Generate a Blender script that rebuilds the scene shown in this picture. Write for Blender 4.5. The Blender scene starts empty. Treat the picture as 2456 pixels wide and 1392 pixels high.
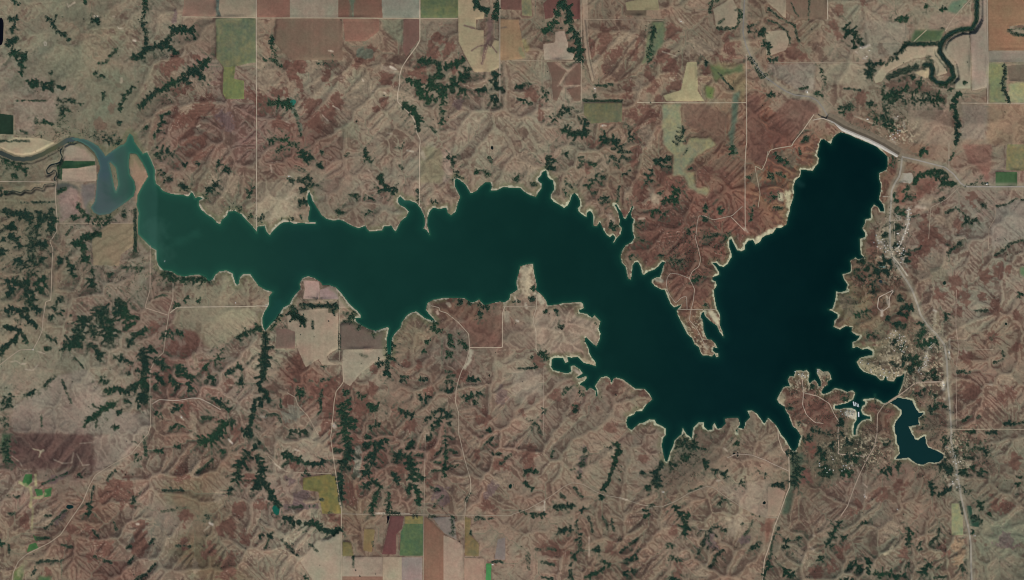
# ------------------------------------------------------------------ survey data
# Coordinates are survey sheets: "@c r" picks a sheet (column, row); the numbers after it are quarter-units of that sheet.
LAKE = """
@0 0 1245 1278 1275 1310 1285 1360
@0 1 1330 30 1370 85 1410 70 1440 130 1475 210 1485 250 1480 310 1495 370 1530 400 1560 440 1610 460 1650 470 1700 475 1760 480 1800 495 1820 480 1832 450 1855 470 1870 512 1900 498 1945 508 1905 540 1905 580 1930 620 1980 665 2040 700 2080 745 2110 760 2125 720 2175 680 2190 640 2250 630 2310 660 2370 730 2430 790 2455 830
@1 1 5 840 15 785 80 775 100 830 130 865 165 820 200 785 250 745 320 735 360 755 420 750 490 753 570 754 572 742 512 738 500 715 510 640 520 600 495 555 490 500 510 445 530 500 545 540 590 610 630 675 680 710 740 725 800 715 850 735 910 770 980 800 1050 775 1065 810 1090 830 1150 825 1210 820 1230 780 1300 775 1320 810 1340 830 1360 790 1390 730 1440 690 1465 640 1430 600 1380 575 1360 545 1365 510 1385 495 1420 530 1480 535 1540 560 1580 610 1610 670 1620 720 1620 770 1605 800 1640 820 1665 860 1655 810 1640 770 1645 700 1665 640 1700 600 1760 615 1825 600 1840 650 1870 675 1915 640 1935 560 1960 500 1935 450 1910 400 1905 340 1920 320 1960 340 2010 380 2040 430 2060 465 2110 445 2150 400 2200 360 2250 360 2265 400 2250 440 2310 435 2370 405 2455 410
@2 1 30 410 80 415 120 450 170 480 230 500 250 460 280 420 285 370 250 345 250 320 275 300 290 265 310 250 330 245 340 300 360 325 395 340 400 380 405 430 375 470 370 510 400 545 440 565 500 605 535 580 560 530 575 480 600 460 630 490 655 540 655 580 630 610 640 640 690 680 715 690 720 650 750 630 775 660 780 710 780 775 815 780 840 740 860 770 880 820 910 865 940 885 970 860 993 892 970 935 980 938 1005 895 1040 860 1055 800 1030 770 1035 720 1020 650 1000 600 980 570 1005 575 1030 620 1055 650 1070 700 1090 710 1105 680 1130 640 1150 590 1165 590 1142 650 1145 690 1170 715 1155 770 1155 820 1175 890 1150 930 1090 965 1060 1010 1040 1070 1055 1130 1090 1170 1105 1240 1115 1285 1140 1290 1150 1230 1155 1160 1180 1125 1210 1125 1235 1170 1250 1240 1270 1245 1310 1215 1370 1195 1410 1160 1440 1120 1470 1125 1450 1170 1440 1210 1420 1265 1385 1270 1345 1290 1340 1320 1370 1355 1430 1385 1465 1390
@2 2 1470 10 1490 60 1520 130 1555 170 1600 150 1625 140 1610 165 1580 190 1590 240 1620 300 1650 360 1680 420 1730 465 1750 520 1790 545 1810 600 1830 630 1870 625 1920 640 1945 612 1960 645 1980 640 1978 608 1950 603 1925 580 1935 550 1970 555 1950 510 1910 475 1870 470 1855 430 1840 390 1835 330 1830 290 1812 260 1818 222 1845 208 1850 250 1880 280 1920 310 1970 345 1990 400 2030 450 2020 400 1995 340 2000 270 1990 220 1965 180 1950 110 1940 40 1935 0
@2 1 1940 1390 1965 1350 1955 1310 1925 1300 1925 1270 1990 1245 1985 1215 1950 1160 1920 1130 1960 1130 1990 1160 2030 1170 2070 1140 2110 1070 2100 1020 2085 980 2085 910 2105 900 2130 950 2160 1010 2200 1020 2235 1005 2235 960 2270 920 2310 910 2335 955 2380 930 2400 890 2450 860
@3 1 0 865 50 845 80 800 130 795 180 760 190 700 210 640 215 590 240 520 250 460 245 400 265 340 310 300 320 240 370 240 430 250 450 215 480 180 490 130 470 100 485 40 495 0
@3 0 490 1385 510 1340 540 1335 570 1360 605 1385 620 1330 660 1290 700 1270 760 1285 860 1330 960 1370 1010 1392
@3 1 1030 5 1080 50 1130 90 1150 120 1150 200 1135 240 1065 270 1065 320 1085 380 1080 450 1065 520 1095 560 1110 580 1115 640 1080 640 1060 600 1020 570 990 610 985 660 990 700 930 715 930 750 905 800 935 850 930 885 880 900 885 960 890 1050 920 1075 870 1100 840 1080 790 1110 800 1180 790 1220 715 1240 730 1290 765 1340 750 1390
@3 2 770 0 700 20 655 15 645 100 620 180 580 188 620 205 670 235 670 265 640 290 630 355 690 380 750 345 810 360 800 400 850 435 885 440 850 485 810 500 810 560 860 545 900 570 960 565 1005 590 1000 625 960 630 885 650 850 690 875 740 920 785 990 810 1030 820 1080 865 1110 865 1130 820 1145 870 1210 880 1230 840 1290 820 1312 790 1300 860 1275 940 1250 1000 1240 1020 1160 1074 1110 1085 1060 1050 1030 1040 1028 1005 1022 1040 975 1040 920 1045 905 1060 935 1075 930 1100 905 1110 890 1155 910 1195 970 1215 985 1210 980 1240 950 1235 900 1255 860 1300 845 1340 840 1392 822 1392 825 1290 850 1250 855 1190 845 1150 800 1130 740 1130 690 1145 640 1135 640 1112 700 1098 760 1085 820 1050 840 990 810 960 760 980 700 950 640 940 590 980 530 1000 510 980 540 930 575 910 570 880 610 855 600 810 580 780 530 785 500 760 470 755 470 800 505 870 510 920 490 930 480 900 450 860 430 870 395 900 390 860 400 800 370 765 340 780 310 770 265 775 250 830 210 825 190 860 210 920 150 930 110 1000 85 1050 110 1090 160 1120 170 1160 200 1200 215 1250 240 1310 280 1340 310 1392
@3 3 320 10 300 50 290 110 260 155 230 145 200 100 175 50 150 20 130 0
@3 2 100 1330 70 1290 30 1250 0 1225
@2 2 2450 1240 2420 1285 2390 1240 2350 1185 2300 1155 2260 1160 2285 1220 2240 1270 2228 1330 2170 1325 2150 1345 2158 1380 2166 1350 2170 1318 2190 1290 2170 1225 2110 1225 2040 1235 2050 1280 2010 1325 1970 1330 1945 1275 1925 1300 1925 1340 1880 1345 1840 1310 1840 1270 1790 1270 1740 1320 1730 1392
@2 3 1725 35 1700 10
@2 2 1675 1385 1640 1325 1625 1385
@2 3 1600 15 1560 50 1545 110 1520 160 1505 210 1490 260 1470 250 1450 170 1435 100 1450 30 1475 0
@2 2 1475 1330 1430 1300 1385 1280 1370 1245 1320 1240 1270 1270 1220 1280 1175 1320 1150 1345 1110 1320 1095 1270 1110 1220 1170 1195 1190 1165 1250 1160 1290 1100 1345 1050 1320 1000 1270 950 1180 945 1120 900 1060 855 1000 840 975 850 955 895 940 850 910 825 850 840 820 885 795 920 815 960 818 1020 806 1020 800 965 750 935 715 970 700 930 655 912 650 900 700 870 720 840 710 825 640 850 620 840 680 800 650 760 600 725 560 730 570 780 530 800 480 790 400 770 375 740 380 690 385 660 420 648 490 655 510 700 540 690 530 640 570 650 630 640 690 700 760 715 800 730 800 690 760 640 740 600 735 560 700 490 705 450 740 480 780 520 810 540 840 480 850 420 830 370 850 300 790 240 770 270 720 230 650 215 640 195 690 175 680 130 660 115 490 125 440 140 340 150 330 110 290 50 240 10
@2 1 230 1390 235 1340 215 1240 200 1140 150 1145 80 1165 60 1250 40 1320 55 1390
@1 2 2440 40 2430 90 2380 120 2340 110 2290 120 2220 140 2185 145 2140 90 2110 110 2060 120 2000 80 1900 75 1800 75 1700 95 1645 125 1630 190 1660 230 1700 275 1720 300 1680 290 1620 270 1570 230 1540 205 1480 220 1440 250 1400 310 1385 360 1330 420 1305 460 1300 560 1290 620 1262 620 1250 480 1275 370 1265 355 1210 370 1150 395 1090 380 1010 340 965 310 950 270 1005 265 1000 235 970 200 900 140 840 60 800 10
@1 1 770 1370 700 1345 640 1350 620 1320 560 1280 500 1260 450 1275 420 1330 430 1385
@1 2 380 40 350 80 320 140 260 170 230 220 190 275 130 340 85 395 65 350 60 270 80 210 120 150 125 60 160 20 130 10
@1 1 90 1392 20 1350 0 1320
@0 1 2440 1300 2400 1240 2330 1240 2300 1270 2290 1330 2272 1345 2255 1320 2230 1230 2170 1205 2100 1215 2060 1250 2040 1290 2000 1310 1970 1270 1910 1245 1830 1250 1770 1265 1700 1250 1650 1215 1560 1200 1520 1160 1500 1100 1500 1010 1440 975 1390 920 1325 860 1320 780 1330 650 1310 580 1320 480 1370 380 1420 300 1395 230 1350 150 1310 90 1245 80 1235 180 1245 280 1290 350 1300 420 1280 490 1220 540 1120 610 1050 660 950 675 900 650 870 600 910 540 920 440 925 350 935 280 960 220 940 150 900 70 840 15
@0 0 780 1370 690 1345 680 1325 800 1330 870 1360
@0 1 940 10 980 60 1010 110 1060 70 1130 20 1160 0
@0 0 1180 1390 1210 1360 1225 1310
"""
ISLE = "@0 1 1060 165 1110 220 1120 280 1135 380 1110 450 1095 400 1070 270 1045 170"
ARM = """
@3 2 1245 1035 1320 1045 1385 1060 1395 1090 1420 1140 1450 1180 1490 1175 1490 1190 1440 1230 1450 1290 1350 1310 1380 1380
@3 3 1400 10 1410 40 1440 50 1480 20 1510 10 1515 80 1540 120 1620 150 1690 190 1680 225 1640 260 1600 265 1540 260 1490 285 1430 275 1380 240 1350 215 1280 225 1220 230 1265 180 1260 110 1240 80 1235 0
@3 2 1225 1390 1215 1310 1230 1260 1260 1225 1285 1190 1280 1150 1230 1110 1190 1090 1175 1080
"""
# ponds: sheet, x, y, rx, ry, tint
PONDS = """0 0 10 300 27 120 10 12 20;1 3 195 715 32 45 25 85 70;1 0 355 985 25 28 45 105 88;0 3 677 685 30 20 15 40 40;2 3 2420 650 14 14 14 26 24
2 3 2130 180 13 12 14 24 24;2 3 2165 185 9 20 14 24 24;1 1 2265 28 12 16 14 24 24;2 3 5 485 14 20 15 40 34;1 3 2440 490 16 20 15 40 34;3 2 2280 325 10 12 18 36 30
3 1 1095 1168 34 11 120 140 130;1 0 965 1168 10 9 20 30 26;2 3 860 590 18 28 20 44 34;3 1 1080 1310 18 14 40 55 58;3 1 1690 1325 14 18 24 44 36;1 2 2238 820 8 10 20 30 26"""
BLACKPOND = "@1 3 1258 778 1282 775 1285 810 1268 850 1258 895 1250 860 1260 820"
RIVER = "@0 1 -480 120 -200 60 0 72 60 100 130 130 220 138 310 128 400 92 480 48 560 8 @0 0 640 1348 700 1338"
OXBOW = "@0 1 600 35 578 45 580 85 600 110 575 170 480 195 445 240 455 280 500 262 515 235 540 255 545 290 515 320 530 345"
CREEKS = """
@0 1 520 372 425 378 410 420 340 402 295 445 240 430 200 460 130 440 60 455
@3 0 2020 -60 2005 0 2005 100 2000 200 1960 270 1850 280 1770 310 1690 370 1660 430 1650 500 1700 570 1760 640 1780 740 1700 800 1620 790 1570 740 1580 660 1560 620 1510 620
@3 0 1840 900 1790 940 1800 1000 1760 1010 1810 1070 1790 1130 1830 1180 1800 1240 1830 1300 1800 1390
"""
# roads: width, r,g,b : sheets
ROADS = """
2.0 168 152 128 country_road @0 0 1740 165 2456 175 @1 0 0 178 1570 180 1940 180
2.0 166 152 132 country_road @0 0 2462 0 2462 1200 2462 1392 @0 1 2462 0 2460 828
2.4 172 156 134 country_road @1 0 1573 -40 1573 390 1540 450 1450 570 1400 650 1380 720 1380 800 1360 900 1360 980 1420 1040 1500 1120 1530 1180 1540 1270 1575 1340 1575 1392 @1 1 1570 0 1568 580
1.9 166 152 132 country_road @1 0 2340 -40 2340 970
1.4 158 140 120 field_track @2 0 662 -40 668 1000
2.0 166 150 130 country_road @2 0 2245 520 2250 1392 @2 1 2245 0 2235 200 2235 480 2238 810
3.6 128 122 112 highway @2 0 2232 -40 2220 200 2215 320 2240 430 2290 550 2380 680 2450 760 @3 0 0 760 80 820 170 880 260 915 400 930 470 965 530 1040 570 1110 620 1168
3.4 150 142 130 highway @3 1 1285 112 1450 150 1600 190 1700 215 1780 280 1850 370 1900 400 2500 402
4.6 150 142 126 highway @3 1 1285 125 1280 200 1260 300 1215 370 1185 440 1185 520 1170 700 1170 960 1180 1060 1260 1200 1340 1320 1380 1392 @3 2 1380 0 1430 130 1460 230 1530 340 1620 430 1690 520 1700 580 1715 700 1720 900 1740 1050 1760 1392 @3 3 1750 30 1790 200 1820 380 1850 580 1900 800 1930 920 1945 1050 1950 1440
1.6 162 148 128 country_road @0 1 -40 352 540 355
1.8 160 144 124 country_road @0 1 540 355 530 480 550 720 540 840 480 930 510 1000 500 1200 495 1392 @0 2 495 0 490 100 440 110 415 280 410 380 370 480 320 570 190 575 100 640 0 720 -60 760
1.6 155 138 116 field_track @0 1 560 750 950 752 1290 750
1.9 156 140 120 country_road @0 1 1660 1290 1660 1392 @0 2 1660 0 1660 80 1620 210 1615 260 1590 420 1570 600 1500 660 1440 770 1440 1000 1450 1300 1420 1392 @0 3 1410 0 1260 180 1080 280 920 380 860 490 800 640 690 800 590 950 480 1030 260 1140 180 1210 130 1320 120 1440
2.2 172 158 136 country_road @0 2 1630 220 1700 165 2456 157 @1 2 0 152 110 155
1.6 165 145 125 field_track @0 1 1440 880 1440 1392 @0 2 1440 0 1390 170 1610 240
1.8 168 154 136 country_road @0 2 1460 1095 1530 1050 1700 1060 1850 1035 1920 1040 2020 1090 2120 1150
1.9 162 146 124 country_road @1 2 832 680 840 880 820 910 770 970 750 1070 740 1200 720 1392 @1 3 715 0 740 200 770 400 800 600 820 700 820 1440
1.5 158 145 122 field_track @1 2 797 60 800 170 800 680
1.8 154 138 118 country_road @1 2 300 985 380 1030 400 1100 500 1210 600 1392
1.8 160 144 124 country_road @1 2 1680 150 1760 170 1760 200 1830 220 1940 310 2040 420 2050 560 2010 700 1970 780 1940 870 1920 960 1915 1080 1945 1180 1945 1392 @1 3 1950 0 2000 220 2060 430 2060 540 2010 640 2005 760
2.2 174 156 134 country_road @1 2 2050 552 2365 552 2365 220 2390 150
2.0 168 152 130 country_road @2 2 235 60 235 170 200 280 230 400 230 570 270 620 310 660
1.3 156 138 120 field_track @2 2 305 760 300 1392
1.5 160 145 124 field_track @1 2 2370 160 2456 160 @2 2 0 160 220 160
1.6 158 142 124 park_road @2 1 2210 590 2110 680 1930 720 1850 680 1790 680 1775 760 1760 900 1790 1010 1810 1100 1790 1170 1730 1210 1700 1280 1750 1380 @2 2 1750 0 1740 100 1715 200 1700 290 1760 350 1800 420 1840 510 1870 560
1.4 156 140 124 park_road @2 1 1700 1280 1600 1240 1520 1230 1490 1270 1480 1320 1490 1392 @2 2 1490 0 1520 60 1570 125 1630 70 1675 60 1680 185
1.4 158 144 126 park_road @2 2 1590 187 1960 187
1.7 168 150 130 park_road @2 1 2100 690 2230 820
1.7 160 145 122 park_road @2 1 2456 60 2440 150 2400 240 2330 200 2340 260 2380 470 2360 600
2.0 172 156 134 park_road @3 0 440 1100 330 1260 240 1370 @3 1 230 10 100 30 20 50 0 100
2.2 170 156 138 park_road @3 0 430 1155 520 1135 610 1170
2.8 165 146 126 causeway_road @3 2 1660 880 1450 885 1400 900 1300 980 1240 1022
2.2 156 138 120 country_road @3 2 1160 1076 1110 1105 1050 1190 1045 1392 @3 3 1040 0 1020 110 960 210 880 370 820 520 760 680 700 770
1.8 170 152 134 park_road @3 2 330 860 340 1000 330 1100 370 1200 450 1270 530 1280
1.8 166 148 130 park_road @3 2 340 985 480 1020 590 1090 640 1200 680 1260 670 1392 @3 3 670 0 680 110 670 180 930 205
1.7 148 134 115 country_road @1 3 820 755 1600 762 2456 770 @2 3 0 760 150 710 280 640 380 580 500 490 580 455 680 470 800 540 870 570 1020 600 1250 670 1430 690 1560 640 1700 555 1870 490 1930 500 2050 590 2200 690 2330 750 2456 790 @3 3 0 790 85 790
2.2 170 152 130 country_road @3 2 95 1330 @3 3 100 30 140 150 200 210 207 500 180 560 120 730 60 880 30 1000 0 1100 @2 3 2440 1140 2420 1200 2400 1440
1.4 160 145 122 field_track @1 3 120 200 200 280 290 350 720 370
1.6 162 145 128 field_track @2 3 2060 220 2150 180 2300 190 2456 250 @3 3 0 255 200 345
2.0 172 158 138 country_road @3 0 565 -40 570 190
2.0 165 152 132 country_road @3 0 2102 -40 2106 1000
2.0 168 152 130 country_road @3 0 1850 990 2500 995
1.2 150 136 116 field_track @3 0 0 605 950 600
1.6 160 146 126 field_track @3 1 1735 -20 1735 220
1.6 162 146 124 field_track @3 0 1935 0 1780 170 1700 300
1.8 164 150 124 field_track @3 0 1520 290 1400 400
1.4 156 140 118 field_track @2 0 0 580 330 588 660 592
1.8 172 158 134 country_road @2 0 1200 985 1700 990 2250 988
1.2 152 134 114 field_track @2 0 680 190 1450 200
1.2 154 138 118 field_track @1 3 1625 0 1612 750 1608 1392
1.2 150 132 112 field_track @1 3 2000 770 1990 1392
2.2 184 174 154 village_street @3 1 1350 600 1350 740 1300 880 1260 980 1200 1010 1190 1060 1280 1170 1335 1255
1.5 170 158 138 village_street @3 1 1185 500 1100 495
1.5 170 158 138 village_street @3 1 1175 722 1290 720
1.5 170 158 138 village_street @3 1 1215 740 1215 870
1.7 180 166 148 village_street @3 2 1200 0 1060 70 1050 170 1090 210 1160 160 1165 60 1200 10
1.7 172 160 138 village_street @3 2 1630 470 1530 570 1520 720 1440 790
1.4 166 150 128 field_track @3 2 1190 380 1190 560
1.3 158 142 122 field_track @3 1 1840 400 1700 530 1560 600 1540 900
1.3 160 140 122 field_track @3 2 1805 0 1800 350 1830 560 1800 760 1810 1300
1.3 162 146 124 field_track @3 2 1770 565 2160 568
1.6 164 150 126 country_road @3 2 1760 1335 2480 1335
1.4 155 138 118 field_track @3 1 2175 400 2175 700 2115 800 2110 1000
"""
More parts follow.
